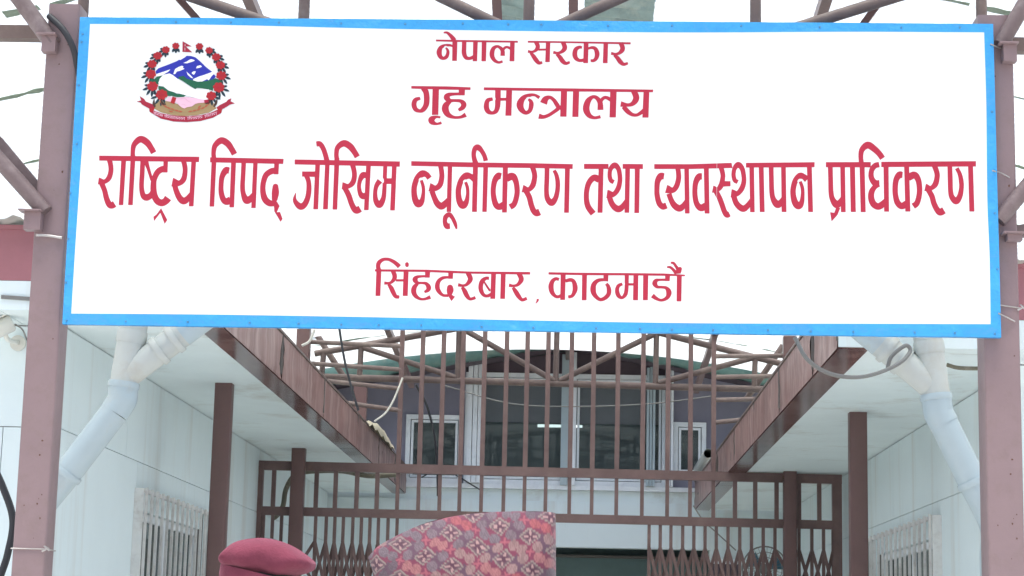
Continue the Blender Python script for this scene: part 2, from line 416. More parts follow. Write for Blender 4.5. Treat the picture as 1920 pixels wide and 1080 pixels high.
# upper wall pieces around the windows
wins = [(760, 778, 868, 905), (872, 655, 1072, 906), (1072, 655, 1250, 906), (1262, 792, 1324, 898)]
WR = []
for (a, b, c, e) in wins:
    p0 = P(a, (b+e)/2); p1 = P(c, (b+e)/2); zt_ = P((a+c)/2, b)[2]
    WR.append([float(p0[0]), float(p1[0]), 3.216, float(zt_)])
WR[3][2] = float(P(1290, 896)[2]); WR[1][3] = WR[2][3] = 4.40
def roofz(x, xc=-.10, zc_=4.66, s=.19): return zc_-abs(x-xc)*s
xsu = sorted(set([-4.2, 4.0, -.06]+[w[0] for w in WR]+[w[1] for w in WR]))
for x0, x1 in zip(xsu[:-1], xsu[1:]):
    hz = [w for w in WR if w[0] <= x0+1e-6 and w[1] >= x1-1e-6]
    segs = [(3.216, None)] if not hz else ([(hz[0][3], None)]+([(3.216, hz[0][2])] if hz[0][2] > 3.25 else []))
    for z0, z1 in segs:
        za = roofz(x0) if z1 is None else z1; zb = roofz(x1) if z1 is None else z1
        dk = (hz and z1 is None and hz[0][3] > 4.2)
        MB().add([(x0,YB,z0),(x1,YB,z0),(x1,YB,zb),(x0,YB,za),(x0,YB+.12,z0),(x1,YB+.12,z0),(x1,YB+.12,zb),(x0,YB+.12,za)],
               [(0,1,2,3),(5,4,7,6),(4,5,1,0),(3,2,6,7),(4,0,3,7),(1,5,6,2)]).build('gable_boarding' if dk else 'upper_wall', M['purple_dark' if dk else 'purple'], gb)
def upvc(w, casement=None, side='l'):
    x0, x1, z0, z1 = w; t = .05
    f = MB()
    f.box(x0+.002, x1-.002, YB-.03, YB+.05, z0+.001, z0+t); f.box(x0+.002, x1-.002, YB-.03, YB+.05, z1-t, z1-.002)
    f.box(x0+.002, x0+t, YB-.03, YB+.05, z0+t, z1-t); f.box(x1-t, x1-.002, YB-.03, YB+.05, z0+t, z1-t)
    # inner bead
    i = t+.008
    fo = f.build('window', M['win_white'], gb)
    bd = MB()
    bd.box(x0+i, x1-i, YB-.015, YB+.03, z0+i, z0+i+.025); bd.box(x0+i, x1-i, YB-.015, YB+.03, z1-i-.025, z1-i)
    bd.box(x0+i, x0+i+.025, YB-.015, YB+.03, z0+i+.025, z1-i-.025); bd.box(x1-i-.025, x1-i, YB-.015, YB+.03, z0+i+.025, z1-i-.025)
    bd.build('sash', M['win_white'], fo)
    MB().box(x0+i+.025, x1-i-.025, YB+.004, YB+.010, z0+i+.025, z1-i-.025).build('pane', M['glass'], fo)
    return fo
fos = [upvc(w) for w in WR]
# open casements swung towards the viewer
for (wi, xa, xb, yt, m_) in ((1, 876, 905, 672, 'win_white'), (2, 1247, 1263, 692, 'win_white'), (2, 1212, 1229, 690, 'grey_pipe')):
    p0 = P(xa, 790, YB-.12); p1 = P(xb, 790, YB-.12); zt_ = float(P((xa+xb)/2, yt, YB-.12)[2])
    n_ = 3; w_ = (p1[0]-p0[0])/n_
    for k in range(n_):
        MB().box(p0[0]+k*w_+.003, p0[0]+(k+1)*w_-.003, YB-.14+.012*(k % 2), YB-.032, 3.22, zt_+.012*k).build('casement_edge', M[m_], fos[wi])
# transom rail inside, lit tube, dark room
MB().box(WR[1][0], WR[2][1], YB+.13, YB+.16, float(P(980, 790)[2])-.01, float(P(980, 790)[2])+.015).build('inner_rail', M['gap'], gb)
mx_ = float(P(1074, 760)[0])
MB().box(mx_-.035, mx_+.035, YB-.10, YB-.036, 3.216, 4.62).build('mullion', M['win_white'], gb)
MB().box(mx_-.12, mx_-.045, YB-.08, YB-.036, 3.216, 4.60).build('mullion', M['grey_pipe'], gb)
zr_ = float(P(980, 790)[2])
MB().box(WR[1][0]+.06, WR[1][1]-.06, YB+.10, YB+.118, zr_, 4.39).build('blind_board', M['blind'], gb)
MB().box(WR[2][0]+.06, WR[2][1]-.06, YB+.10, YB+.118, zr_, 4.39).build('blind_board', M['blind'], gb)
MB().box(-4.1, 3.9, YB+1.6, YB+1.7, 3.0, 5.6).build('room_wall', M['dark'], gb)
for sx in (-4.15, 3.95): MB().box(sx, sx+.04, YB+.13, YB+3.0, 3.0, 5.6).build('room_wall', M['dark'], gb)
MB().box(-4.1, 3.9, YB+.21, YB+3.0, 2.95, 2.99).build('room_floor', M['dark'], gb)
MB().box(-4.1, 3.9, YB+.13, YB+3.0, 5.6, 5.65).build('room_ceiling', M['dark'], gb)
a = at(1008, 798, Y=YB+1.2); b = at(1092, 799, Y=YB+1.2)
tl = tag(MB().tube([a, b], .018, 8).build('tube_light', M['tube']), 'lit white fluorescent tube seen through the upper windows', 'light'); origin(tl)
# roof of the gable house: two slopes, corrugated, reaching out over the wall
def groof(sg):
    vv = []; fs = []; n = 60; YF = 19.75; m_ = 14
    for a_ in range(m_+1):
        x = -.10+sg*4.4*a_/m_
        for b in range(n+1):
            y = YF+5*b/n; z = roofz(x)+.10+.016*math.sin(b/n*5/.15*2*math.pi)
            vv.append((x, y, z))
    for a_ in range(m_):
        for b in range(n):
            q = (a_*(n+1)+b, (a_+1)*(n+1)+b, (a_+1)*(n+1)+b+1, a_*(n+1)+b+1); fs.append(q if sg > 0 else q[::-1])
    MB().add(vv, fs, True).build('roof_slope', M['teal'], gb)
    # front verge: overlapping teal sheets rippled along the slope
    N = 72; vv = []; fs = []
    for a_ in range(N+1):
        x = -.10+sg*4.4*a_/N; zc_ = roofz(x)
        rp = .014*math.sin(a_*1.15)+random.uniform(-.006, .006)
        for b, (dy, dz_) in enumerate(((0, .11), (-.05, .04), (-.02, -.09), (.35, -.07))):
            vv.append((x, 19.74+dy+rp*(b < 2), zc_+dz_+rp*.8))
    for a_ in range(N):
        for b in range(3):
            q = (a_*4+b, (a_+1)*4+b, (a_+1)*4+b+1, a_*4+b+1); fs.append(q[::-1] if sg > 0 else q)
    MB().add(vv, fs, True).build('verge_sheet', M['teal'], gb)
    e_ = -.10+sg*4.3
    MB().add([(-.10, 20.08, roofz(-.10)-.075), (e_, 20.08, roofz(e_)-.075), (e_, YB, roofz(e_)-.002), (-.10, YB, roofz(-.10)-.002)],
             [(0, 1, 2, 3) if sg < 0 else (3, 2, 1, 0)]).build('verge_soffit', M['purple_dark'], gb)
groof(1); groof(-1)
MB().bar((-.10, 19.78, 4.60), (-.10, YB, 4.60), .07, .12).build('ridge_beam', M['pipe_brown'], gb)

# ------------------------------------------------------------------ steel posts
def post(x0, x1, y0, y1, z1, label, m_='oxide', group='steel posts'):
    r_ = empty('steel_post', ((x0+x1)/2, (y0+y1)/2, 0), label, 'post', group)
    MB().rbox(x0, x1, y0, y1, .012, z1, .010).build('shaft', M[m_], r_)
    MB().box(x0-.06, x1+.06, y0-.06, y1+.06, 0, .012).build('base_plate', M['oxide_dark'], r_)
    return r_
pL = post(-2.285, -2.150, 8.045, 8.185, 4.20, 'pinkish brown steel post carrying the left edge of the sign')
pR = post(1.652, 1.797, 8.045, 8.20, 4.20, 'pinkish brown steel post carrying the right edge of the sign')
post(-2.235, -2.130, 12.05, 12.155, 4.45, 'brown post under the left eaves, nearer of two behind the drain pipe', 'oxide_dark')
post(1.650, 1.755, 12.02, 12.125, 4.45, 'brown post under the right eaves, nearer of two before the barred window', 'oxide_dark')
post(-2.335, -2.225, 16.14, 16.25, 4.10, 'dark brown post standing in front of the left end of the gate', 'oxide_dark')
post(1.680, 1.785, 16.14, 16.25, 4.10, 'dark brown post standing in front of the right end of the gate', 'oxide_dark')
M['rust'] = mat('rust_spot', (.12, .06, .04), .8, var=.3, scale=30)
for pst, px0, px1, yf in ((pL, -2.275, -2.16, 8.045), (pR, 1.662, 1.787, 8.045)):
    random.seed(11)
    for k in range(13):
        cx = random.uniform(px0, px1); cz = random.choice((random.uniform(1.9, 2.2), random.uniform(1.9, 4.1))); rr_ = random.uniform(.0015, .0045)
        n_ = 7; vv = [(cx+rr_*random.uniform(.6, 1.4)*math.cos(2*math.pi*q_/n_), yf-.0012, cz+rr_*random.uniform(.7, 1.8)*math.sin(2*math.pi*q_/n_)) for q_ in range(n_)]
        MB().add(vv, [tuple(range(n_))]).build('rust_spot', M['rust'], pst)
# cleats on the front posts
def cleat(par, x0, x1, z0, z1, y=8.045):
    c = MB(); c.box(x0, x1, y-.05, y-.003, z0, z0+.006+z1-z0); c.box(x0-.02, x1+.004, y-.075, y-.003, z1+.0065, z1+.013)
    c.build('cleat', M['oxide'], par)
cleat(pL, -2.290, -2.232, 3.975, 4.038); cleat(pL, -2.315, -2.245, 3.205, 3.275)
cleat(pR, 1.745, 1.80, 3.985, 4.05, 8.044); cleat(pR, 1.745, 1.805, 3.225, 3.245, 8.044)

# ------------------------------------------------------------------ canopy trusses
XC = -.24
def zroof(x, y): return 4.74-(y-8)*.055-.05*(x-XC)**2
def truss(Y, zb, label, ends, r=.026, nodes=(-1.95, -.98, 0, .98, 1.95), wide=0, drop=.1):
    t = empty('roof_truss', (XC, Y, zb), label, 'truss', 'trusses under the canopy')
    x0, x1 = ends
    if wide: MB().box(x0, x1, Y-.03, Y+.03, zb-.035, zb+.025).build('bottom_chord', M['pipe_brown'], t)
    else: MB().tube([(x0, Y, zb), (x1, Y, zb)], .028, 12).build('bottom_chord', M['pipe_brown'], t)
    def top(x): return zroof(x, Y)-drop
    xs = np.linspace(XC-3.4 if wide else x0, XC+3.4 if wide else x1, 17)
    MB().tube([(x, Y, top(x)) for x in xs], r, 10).build('top_chord', M['pipe_brown'], t)
    for n_ in nodes:
        x = XC+n_
        MB().tube([(x, Y, zb+.02), (x, Y, top(x)-.01)], r*.95, 10).build('strut', M['pipe_brown'], t)
    for a_, b_ in ((-.98, -1.95), (0, -.98), (0, .98), (.98, 1.95)):
        xa, xb = XC+a_, XC+b_; s = .05 if xb > xa else -.05
        MB().tube([(xa+s, Y-.004, zb+.02), (xb, Y-.004, top(xb)-.02)], r, 10).build('diagonal', M['pipe_brown'], t)
    return t
zf = 4.135
T1 = truss(8.25, zf, 'brown pipe truss just above and behind the top edge of the sign', (-4.3, 3.8), .026, wide=1, drop=.05)
T2 = truss(12.1, 4.0, 'brown pipe truss in the middle of the canopy, hidden behind the sign', (-2.2, 1.7), drop=.05)
# rear truss measured piece by piece
YR = 16.42
def Q(px, py, Y=YR): return at(px, py, Y=Y)
T3 = empty('roof_truss', (XC, YR, 3.7), 'brown pipe truss with W bracing seen behind the vertical grille bars', 'truss', 'trusses under the canopy')
MB().tube([Q(585, 706), Q(1462, 731)], .029, 12).build('bottom_chord', M['pipe_brown'], T3)
MB().tube([Q(590, 663), Q(677, 648), Q(757, 634), Q(861, 615), Q(1043, 592), Q(1228, 622), Q(1337, 650), Q(1468, 683)], .027, 12).build('top_chord', M['pipe_brown'], T3)
for a_, b_ in (((677, 652), (674, 706)), ((861, 617), (858, 711)), ((1045, 592), (1042, 716)), ((1231, 624), (1229, 720)), ((1416, 672), (1414, 727)), ((607, 660), (603, 704))):
    MB().tube([Q(*a_), Q(*b_)], .024, 10).build('strut', M['pipe_brown'], T3)
for a_, b_ in (((681, 652), (855, 708)), ((868, 617), (1040, 714)), ((1049, 714), (1228, 626)), ((1234, 718), (1412, 671))):
    MB().tube([Q(*a_, Y=YR-.003), Q(*b_, Y=YR-.003)], .025, 10).build('diagonal', M['pipe_brown'], T3)
MB().tube([Q(588, 618, YR+.1), Q(648, 712, YR+.1)], .026, 10).build('end_brace', M['pipe_brown'], T3)
MB().tube([Q(1468, 648, YR+.1), Q(1400, 748, YR+.1)], .026, 10).build('end_brace', M['pipe_brown'], T3)
# outward pipe braces on the posts
def brace(pts, r, lab):
    o = MB().tube(pts, r, 14).build('pipe_brace', M['brace']); tag(o, lab, 'brace', 'pipe braces off the posts'); return origin(o)
brace([at(100, 84, Y=8.03), at(20, -25, Y=8.03), at(-40, -105, Y=8.03)], .036, 'slanting round pipe brace at the top of the left post')
brace([at(86, 398, Y=8.03), at(0, 302, Y=8.03), at(-210, 70, Y=8.03)], .033, 'slanting pipe brace halfway up the left post')
brace([at(1876, 84, Y=8.03), at(1925, 0, Y=8.03), at(1980, -95, Y=8.03)], .033, 'slanting round pipe brace at the top of the right post')
brace([at(1872, 414, Y=8.03), at(1925, 350, Y=8.03), at(2130, 110, Y=8.03)], .033, 'slanting pipe brace halfway up the right post')
for pa, pb, lb in ((at(84, 372, Y=8.12), at(-6, 264, Y=8.12), 'thin flat brown bar running behind the lower left pipe brace'), (at(1880, 440, Y=8.2), at(1925, 432, Y=8.2), 'short brown bar stub behind the lower right pipe brace')):
    origin(tag(MB().bar(pa, pb, .05, .05).build('flat_brace', M['brace']), lb, 'brace'))
# purlins
for (pa, pb, lb) in ((at(330, -8, Y=8.34), at(373, 40, Y=8.34), 'short brown rectangular strut rising from the truss above the sign, left'),
                     (at(1658, -8, Y=8.34), at(1617, 48, Y=8.34), 'short brown rectangular strut rising from the truss above the sign, right'),
                     (at(930, -22, Y=8.95), at(934, 60, Y=8.95), 'dark brown hanger left of the middle strut above the sign'),
                     (at(1075, -22, Y=8.95), at(1075, 60, Y=8.95), 'dark brown hanger right of the middle strut above the sign')):
    origin(tag(MB().bar(pa, pb, .045, .03).build('hanger_strut', M['oxide_dark']), lb, 'strut'))
for x, lb in ((-1.60, 'dark purlin poking out under the canopy edge, left of the grille'), (1.13, 'dark purlin poking out under the canopy edge, right of the grille')):
    pu = MB(); pu.bar((x, 8.3, zroof(x, 8.3)-.03), (x, 18.9, zroof(x, 18.9)-.06), .05, .05)
    origin(tag(pu.build('purlin', M['oxide_dark']), lb, 'beam', 'purlins under the canopy sheets'))
# canopy sheets
cr_ = empty('canopy_roof', (XC, 12.5, 4.5), 'bleached translucent corrugated canopy roof over the passage, above and behind the sign', 'canopy')
Y = 7.75; si = 0
while Y < 17.2:
    w = 1.06; nX = 40; nY = 56; vv = []; fs = []
    x_ = np.linspace(-4.6, 4.1, nX+1)
    for a_ in range(nX+1):
        for b in range(nY+1):
            y = Y+w*b/nY
            vv.append((x_[a_], y, zroof(x_[a_], y)+.012*math.cos(b/nY*2*math.pi*14)+.012*(1-b/nY)+.004))
    for a_ in range(nX):
        for b in range(nY):
            fs.append((a_*(nY+1)+b, (a_+1)*(nY+1)+b, (a_+1)*(nY+1)+b+1, a_*(nY+1)+b+1))
    MB().add(vv, fs, True).build('roof_sheet', M['sheet'], cr_)
    # mossy, ragged lap edge
    vv = []; fs = []; N = 160
    for a_ in range(N+1):
        x = -4.6+8.7*a_/N; wd = .020+.045*max(0, math.sin(a_*.37+si)*.5+random.uniform(-.3, .6))
        z = zroof(x, Y)-.016
        vv += [(x, Y-wd*.4, z+random.uniform(-.004, .004)), (x, Y+wd, z)]
    for a_ in range(N):
        if random.random() < .93: fs.append((2*a_, 2*a_+1, 2*a_+3, 2*a_+2))
    MB().add(vv, fs).build('lap_moss', M['moss'], cr_)
    Y += 1.0; si += 1
# opaque green ridge flashing pieces near the ridge
for (xa, xb, ya, yb2) in ((-.42, -.27, 8.72, 9.9), (.0, .34, 8.72, 9.9)):
    vv = []; fs = []; n = 60
    for b in range(n+1):
        y = ya+(yb2-ya)*b/n; zz = zroof(0, y)-.03+.024*math.sin(b*.9)
        vv += [(xa, y, zz), ((xa+xb)/2, y, zz-.01), (xb, y, zz-.03)]
    for b in range(n):
        for c in range(2): fs.append((b*3+c, b*3+c+1, b*3+c+4, b*3+c+3))
    MB().add(vv, fs, True).build('ridge_flashing', M['flash'], cr_)

# ------------------------------------------------------------------ security grille and gates (plane Y = 16.3)
YG = 16.3
def G(px, py, Y=YG): return at(px, py, Y=Y)
gr = empty('security_grille', (-.2, YG, 2.6), 'brown steel grille of vertical bars above the gate, filling the gap up to the truss', 'grille')
xl = float(G(480, 900)[0]); xr = float(G(1572, 900)[0])
def hbar(p0, p1, h, dep, nm, mt='gate_brown', par=gr, Y=YG):
    a_, b_ = at(*p0, Y=Y), at(*p1, Y=Y)
    MB().bar(a_, b_, dep, h).build(nm, M[mt], par)
hbar((474, 872), (1578, 899), .075, .05, 'top_rail', 'gate_brown', Y=YG-.0)
hbar((474, 957), (1578, 985), .070, .05, 'lower_rail', 'gate_brown')
xu = [755, 794, 832, 870, 910, 951, 990, 1029, 1072, 1114, 1160, 1207, 1253, 1296, 1339]
def vline(x_at, ytop, ybot, w, nm, par, mt='gate_brown', Y=YG, dep=None):
    """true vertical bar through pixel column x_at at mid height"""
    a_ = at(x_at, (ytop+ybot)/2, Y=Y); z1 = at(x_at, ytop, Y=Y)[2]; z0 = at(x_at, ybot, Y=Y)[2]
    dp = dep or w
    return MB().box(a_[0]-w/2, a_[0]+w/2, Y-dp/2, Y+dp/2, float(z0), float(z1)).build(nm, M[mt], par)
drop = {}
for i, x in enumerate(xu):
    a_ = at(x, 640, Y=YG)
    zt_ = 4.35; z_m = float(at(x, 868+(x-474)*.0245, Y=YG)[2])
    jx = random.uniform(-.003, .003)
    MB().box(a_[0]-.019+jx, a_[0]+.019+jx, YG-.017, YG+.017, z_m-.03, zt_).build('bar', M['gate_brown'], gr)
    zb_ = float(at(x, 962+(x-474)*.0245, Y=YG)[2])
    MB().box(a_[0]-.015+jx, a_[0]+.015+jx, YG-.015, YG+.015, zb_, z_m-.0302).build('bar', M['gate_brown'], gr)
for x in (513, 593, 629, 669, 707, 1378, 1416, 1456, 1498, 1536):
    yy = 915+(x-474)*.0245
    vline(x, yy-42, yy+42, .034, 'bar', gr)
for x in (483, 1569):
    a_ = at(x, 950, Y=YG); MB().box(a_[0]-.038, a_[0]+.038, YG-.03, YG+.03, 0, float(at(x, 866 if x < 900 else 893, Y=YG)[2])).build('end_stile', M['gate_brown'], gr)
MB().box(-1.48, 1.18, YG-.03, YG+.03, 4.35, 4.40).build('head_rail', M['gate_brown'], gr)
for a_, b_ in (((560, 640), (752, 649)), ((575, 681), (752, 693)), ((600, 713), (752, 729)), ((640, 754), (752, 770))):
    MB().tube([at(*a_, Y=YG), at(*b_, Y=YG)], .020, 10).build('side_bar', M['pipe_brown'], gr)
for a_, b_ in (((1342, 668), (1490, 667)), ((1342, 707), (1462, 705)), ((1342, 750), (1430, 748)), ((1342, 792), (1400, 786))):
    MB().tube([at(*a_, Y=YG), at(*b_, Y=YG)], .020, 10).build('side_bar', M['pipe_brown'], gr)
# collapsible gates
def coll(xs, label):
    X = [float(at(x, 1000, Y=YG)[0]) for x in xs]
    c = empty('folding_gate', ((X[0]+X[-1])/2, YG, 0), label, 'gate', 'folding lattice gates')
    ztop = 2.56-.0
    for i, x in enumerate(X):
        zt_ = float(at(xs[i], 962+(xs[i]-474)*.0245, Y=YG)[2])-.01
        MB().box(x-.013, x+.013, YG-.012, YG+.012, .03, zt_).build('channel', M['gate_brown'], c)
    for lvl in range(4):
        z1 = 2.36-lvl*.62; 
        for i in range(len(X)-1):
            h = .34
            for sg in (0, 1):
                xa, xb = (X[i], X[i+1]) if sg == 0 else (X[i+1], X[i])
                yo = -.020 if sg == 0 else .020
                MB().bar((xa, YG+yo, z1), (xb, YG+yo, z1-h), .007, .026, up=(1, 0, 0)).build('lattice_strip', M['gate_brown'], c)
        for i in range(len(X)):
            MB().tube([(X[i], YG-.03, z1), (X[i], YG+.03, z1)], .008, 6).build('rivet', M['gate_brown'], c)
coll([493, 510, 527, 544, 591, 611, 627, 643, 661, 677, 693, 709, 727, 744], 'brown folding lattice gate drawn back to the left, behind the maroon beret')
coll([1217, 1238, 1258, 1280, 1301, 1322, 1343, 1365, 1387, 1409, 1431, 1453, 1498, 1522, 1544, 1562], 'brown folding lattice gate drawn back to the right, in front of the fan')

# ------------------------------------------------------------------ drain pipes
def collar(c, d, r, w, n=20):
    c = Vector([float(q) for q in c]); d = Vector(d).normalized()
    return MB().tube([c-d*w/2, c-d*w*.3, c+d*w*.3, c+d*w/2], [r*.97, r, r, r*.97], n)
def drain(pts, yb, label, sideways):
    A = lambda x, y, dy=0: Vector([float(q) for q in at(x, y, Y=yb+dy)])
    rt = empty('drain_pipe', A(*pts['base']), label, 'pipe', 'drain pipes under the sign')
    r = .067
    up0, j0, j1 = A(*pts['up']), A(*pts['join']), A(*pts['elbow'])
    top = up0+(up0-j0)*.6
    MB().tube([top, up0, j0], [r*1.0, r*1.0, r*1.0], 24).build('fitting', M['beige_pipe'], rt)
    MB().tube([A(*pts['arm2'])+(A(*pts['arm2'])-A(*pts['arm1']))*.8, A(*pts['arm2']), A(*pts['arm1'])], r*.96, 24).build('branch', M['beige_pipe'], rt)
    MB().tube([A(*pts['arm2'])+(A(*pts['arm2'])-A(*pts['arm1']))*2.2, A(*pts['arm2'])+(A(*pts['arm2'])-A(*pts['arm1']))*.55], r*.98, 24).build('inlet_pipe', M['grey_pipe'], rt)
    for k in (.0, .45):
        q = A(*pts['arm2'])+(A(*pts['arm2'])-A(*pts['arm1']))*(k-.1)
        collar(q, A(*pts['arm2'])-A(*pts['arm1']), r*1.10, .03).build('collar', M['beige_pipe'], rt)
    collar(j0, j0-up0, r*1.12, .03).build('collar', M['grey_pipe'], rt)
    collar(up0, j0-up0, r*1.08, .06).build('collar', M['beige_pipe'], rt)
    e = crom([j0, j0+(j1-j0)*.6, j1, A(*pts['run'])], 8)
    MB().tube(e, r*1.04, 24).build('elbow', M['grey_pipe'], rt)
    a_ = A(*pts['run']); b_ = A(*pts['end'])
    ext = b_+(b_-a_)*.72; down = Vector((ext.x, ext.y, .0))
    MB().tube([a_, b_], r*1.0, 24).build('slanting_pipe', M['grey_pipe'], rt)
    collar(b_, b_-a_, r*1.12, .03).build('collar', M['grey_pipe'], rt)
    MB().tube(list(crom([b_, ext, ext+Vector((0, 0, -.15))], 6))+[down], r, 24).build('downpipe', M['grey_pipe'], rt)
drain(dict(base=(120, 1080), up=(247, 632), join=(232, 722), elbow=(229, 750), run=(215, 772), end=(126, 888), arm1=(240, 702), arm2=(305, 653)), 9.25,
      'pale grey plastic drain pipe with stained Y fitting beside the left post', -1)
drain(dict(base=(1830, 1080), up=(1742, 652), join=(1755, 745), elbow=(1760, 775), run=(1770, 795), end=(1824, 905), arm1=(1745, 722), arm2=(1685, 672)), 9.25,
      'pale grey plastic drain pipe with Y fitting beside the right post', 1)

# ------------------------------------------------------------------ security camera on left wing
cc = empty('security_camera', at(33, 645, Y=9.86), 'cream bullet security camera on the white wall left of the left post', 'camera')
a_ = at(-30, 630, Y=9.6); b_ = at(24, 604, Y=9.62)
MB().tube([a_, a_+(b_-a_)*.1, b_-(b_-a_)*.06, b_], [.034, .044, .044, .036], 20).build('body', M['cream'], cc)
MB().bar(a_+np.array([0, 0, .048]), b_+np.array([.0, 0, .048]), .085, .006).build('sun_shield', M['cream'], cc)
MB().tube(crom([at(8, 622, Y=9.62), at(14, 636, Y=9.66), at(24, 640, Y=9.76), at(34, 643, Y=9.88)], 5), .012, 10).build('arm', M['cream'], cc)
p_ = at(35, 644, Y=9.885); MB().tube([p_, p_-np.array([0, .02, 0])], .040, 20).build('base', M['cream'], cc)
def cable(pts, r, m_, name, label, cat='cable', n=8, smooth=8):
    o = MB().tube(crom([tuple(p) for p in pts], smooth), r, n).build(name, M[m_]); tag(o, label, cat); return origin(o)
cable([at(28, 608, Y=9.66), at(42, 618, Y=9.7), at(52, 640, Y=9.86), at(62, 648, Y=9.86)], .004, 'grey_cable', 'camera_cable', 'thin lead looping from the security camera to the wall')
origin(tag(MB().bar(at(3, 557, Y=9.4), at(75, 562, Y=9.4), .02, .018).build('vent_slot', M['grey_cable']), 'dark rusty slot strip under the red eaves board at the far left', 'strip'))
cable([at(-20, 860, Y=8.3), at(6, 915, Y=8.3), at(24, 975, Y=8.3), at(14, 1040, Y=8.3), at(-6, 1110, Y=8.3), at(-20, 1250, Y=8.3)], .016, 'black', 'black_cable', 'thick black cable curving beside the left post at the lower left')
cable([at(92, 30, Y=8.03), at(118, 55, Y=8.0), at(137, 90, Y=8.0), at(146, 130, Y=8.03), at(158, 180, Y=8.036)], .014, 'black', 'black_conduit', 'dark hose bending down behind the top left corner of the sign')
cable([at(1490, 632, Y=8.9), at(1515, 675, Y=8.9), at(1560, 702, Y=8.95), at(1620, 706, Y=9.0), at(1680, 685, Y=9.05), at(1706, 660, Y=9.1), at(1698, 648, Y=9.1), at(1672, 668, Y=9.1), at(1664, 690, Y=9.12)], .0095, 'grey_cable', 'hanging_cable', 'grey cable sagging under the sign and looped round the right drain pipe')
cable([at(590, 618, Y=13), at(580, 640, Y=13), at(566, 648, Y=13)], .009, 'white_cable', 'white_cable', 'short white cable looping out under the sign by the left eaves beam')
cable([at(755, 708, Y=16.2), at(738, 750, Y=16.2), at(722, 775, Y=16.2), at(702, 790, Y=16.2)], .008, 'white_cable', 'white_cable', 'white cable slanting across the side bars left of the grille')
cable([at(636, 615, Y=16.1), at(645, 670, Y=16.1), at(655, 712, Y=16.1), at(672, 770, Y=16.1)], .010, 'black', 'black_wire', 'black wire dropping through the left side bars of the grille')
cable([at(780, 722, Y=16.6), at(800, 760, Y=16.6), at(815, 820, Y=16.6), at(820, 880, Y=16.6), at(821, 930, Y=16.6)], .010, 'black', 'black_wire', 'black wire hanging behind the left bars of the grille')
cable([at(830, 722, Y=17), at(960, 757, Y=17), at(1100, 762, Y=17), at(1230, 756, Y=17), at(1340, 742, Y=17)], .005, 'grey_cable', 'thin_wire', 'thin wire strung across behind the grille bars')
cable([at(745, 890, Y=17.2), at(690, 892, Y=17.2), at(640, 883, Y=17.2), at(580, 884, Y=17.2), at(552, 892, Y=17.2), at(536, 918, Y=17.2), at(530, 950, Y=17.2), at(515, 970, Y=17.2), at(495, 975, Y=17.2), at(478, 990, Y=17.2)], .022, 'flex', 'flexible_conduit', 'dirty flexible conduit snaking behind the left end of the gate')
cable([at(1300, 948, Y=18), at(1318, 975, Y=18), at(1345, 1000, Y=18), at(1380, 1032, Y=18)], .006, 'grey_cable', 'thin_wire', 'thin wire trailing from the right eaves beam down to the fan')
cable([at(900, 918, Y=20.7), at(830, 880, Y=20.7), at(790, 895, Y=20.7)], .007, 'black', 'black_wire', 'black wire lying along the sill under the left small window')
for yb_, xm, xs_ in ((8.035, 1000, 0),):
    pass
# conduits right of the right drain pipe
cable([at(1765, 660, Y=9.6), at(1850, 662, Y=9.6)], .010, 'flex', 'conduit_stub', 'upper dark conduit stub between right drain pipe and right post')
cable([at(1775, 684, Y=9.6), at(1800, 690, Y=9.6), at(1850, 691, Y=9.6)], .010, 'flex', 'conduit_stub', 'lower dark conduit stub between right drain pipe and right post')
origin(tag(MB().box(float(at(664, 745, Y=18.6)[0]), float(at(688, 745, Y=18.6)[0]), 18.55, 18.65, 3.2, float(at(676, 722, Y=18.6)[2])).build('roof_stub_post', M['oxide_dark']), 'short brown stub post behind the left eaves beam, under the rear truss', 'post'))
# tie wires
def tie(par_x0, par_x1, y0, y1, z, label, sl=0):
    e = .004
    pts = [(par_x0-e, y0-e, z), (par_x1+e, y0-e, z-sl), (par_x1+e, y1+e, z-sl), (par_x0-e, y1+e, z), (par_x0-e, y0-e, z)]
    m_ = MB().tube(pts, .0028, 6)
    m_.tube([(par_x1-.01, y0-.012, z-sl-.01), (par_x1+.018, y0-.016, z-sl+.004), (par_x1+.0, y0-.02, z-sl+.012), (par_x1+.02, y0-.012, z-sl-.006)], .004, 6)
    origin(tag(m_.build('tie_wire', M['wire']), label, 'wire'))
tie(-2.285, -2.150, 8.045, 8.185, float(at(60, 1029, Y=8.04)[2]), 'silvery tie wire knotted round the foot of the left post')
tie(1.652, 1.797, 8.045, 8.2, float(at(1880, 568, Y=8.04)[2]), 'tie wire wrapped round the right post level with the red eaves board', .02)
cable([at(1858, 83, Y=7.98), at(1875, 90, Y=8.03), at(1886, 88, Y=8.04)], .003, 'wire', 'tie_wire', 'short tie wire from the upper right edge of the sign to its post', 'wire')
cable([at(1861, 320, Y=7.98), at(1878, 325, Y=8.03), at(1893, 333, Y=8.04)], .003, 'wire', 'tie_wire', 'short tie wire beside the middle right edge of the sign', 'wire')
cable([at(1873, 588, Y=7.98), at(1888, 595, Y=8.03), at(1903, 603, Y=8.04)], .003, 'wire', 'tie_wire', 'short tie wire beside the lower right corner of the sign', 'wire')
cable([at(68, 441, Y=8.0), at(90, 442, Y=8.03), at(116, 446, Y=8.035)], .006, 'wire', 'tie_rod', 'thin rod across the left post below its lower brace', 'rod')
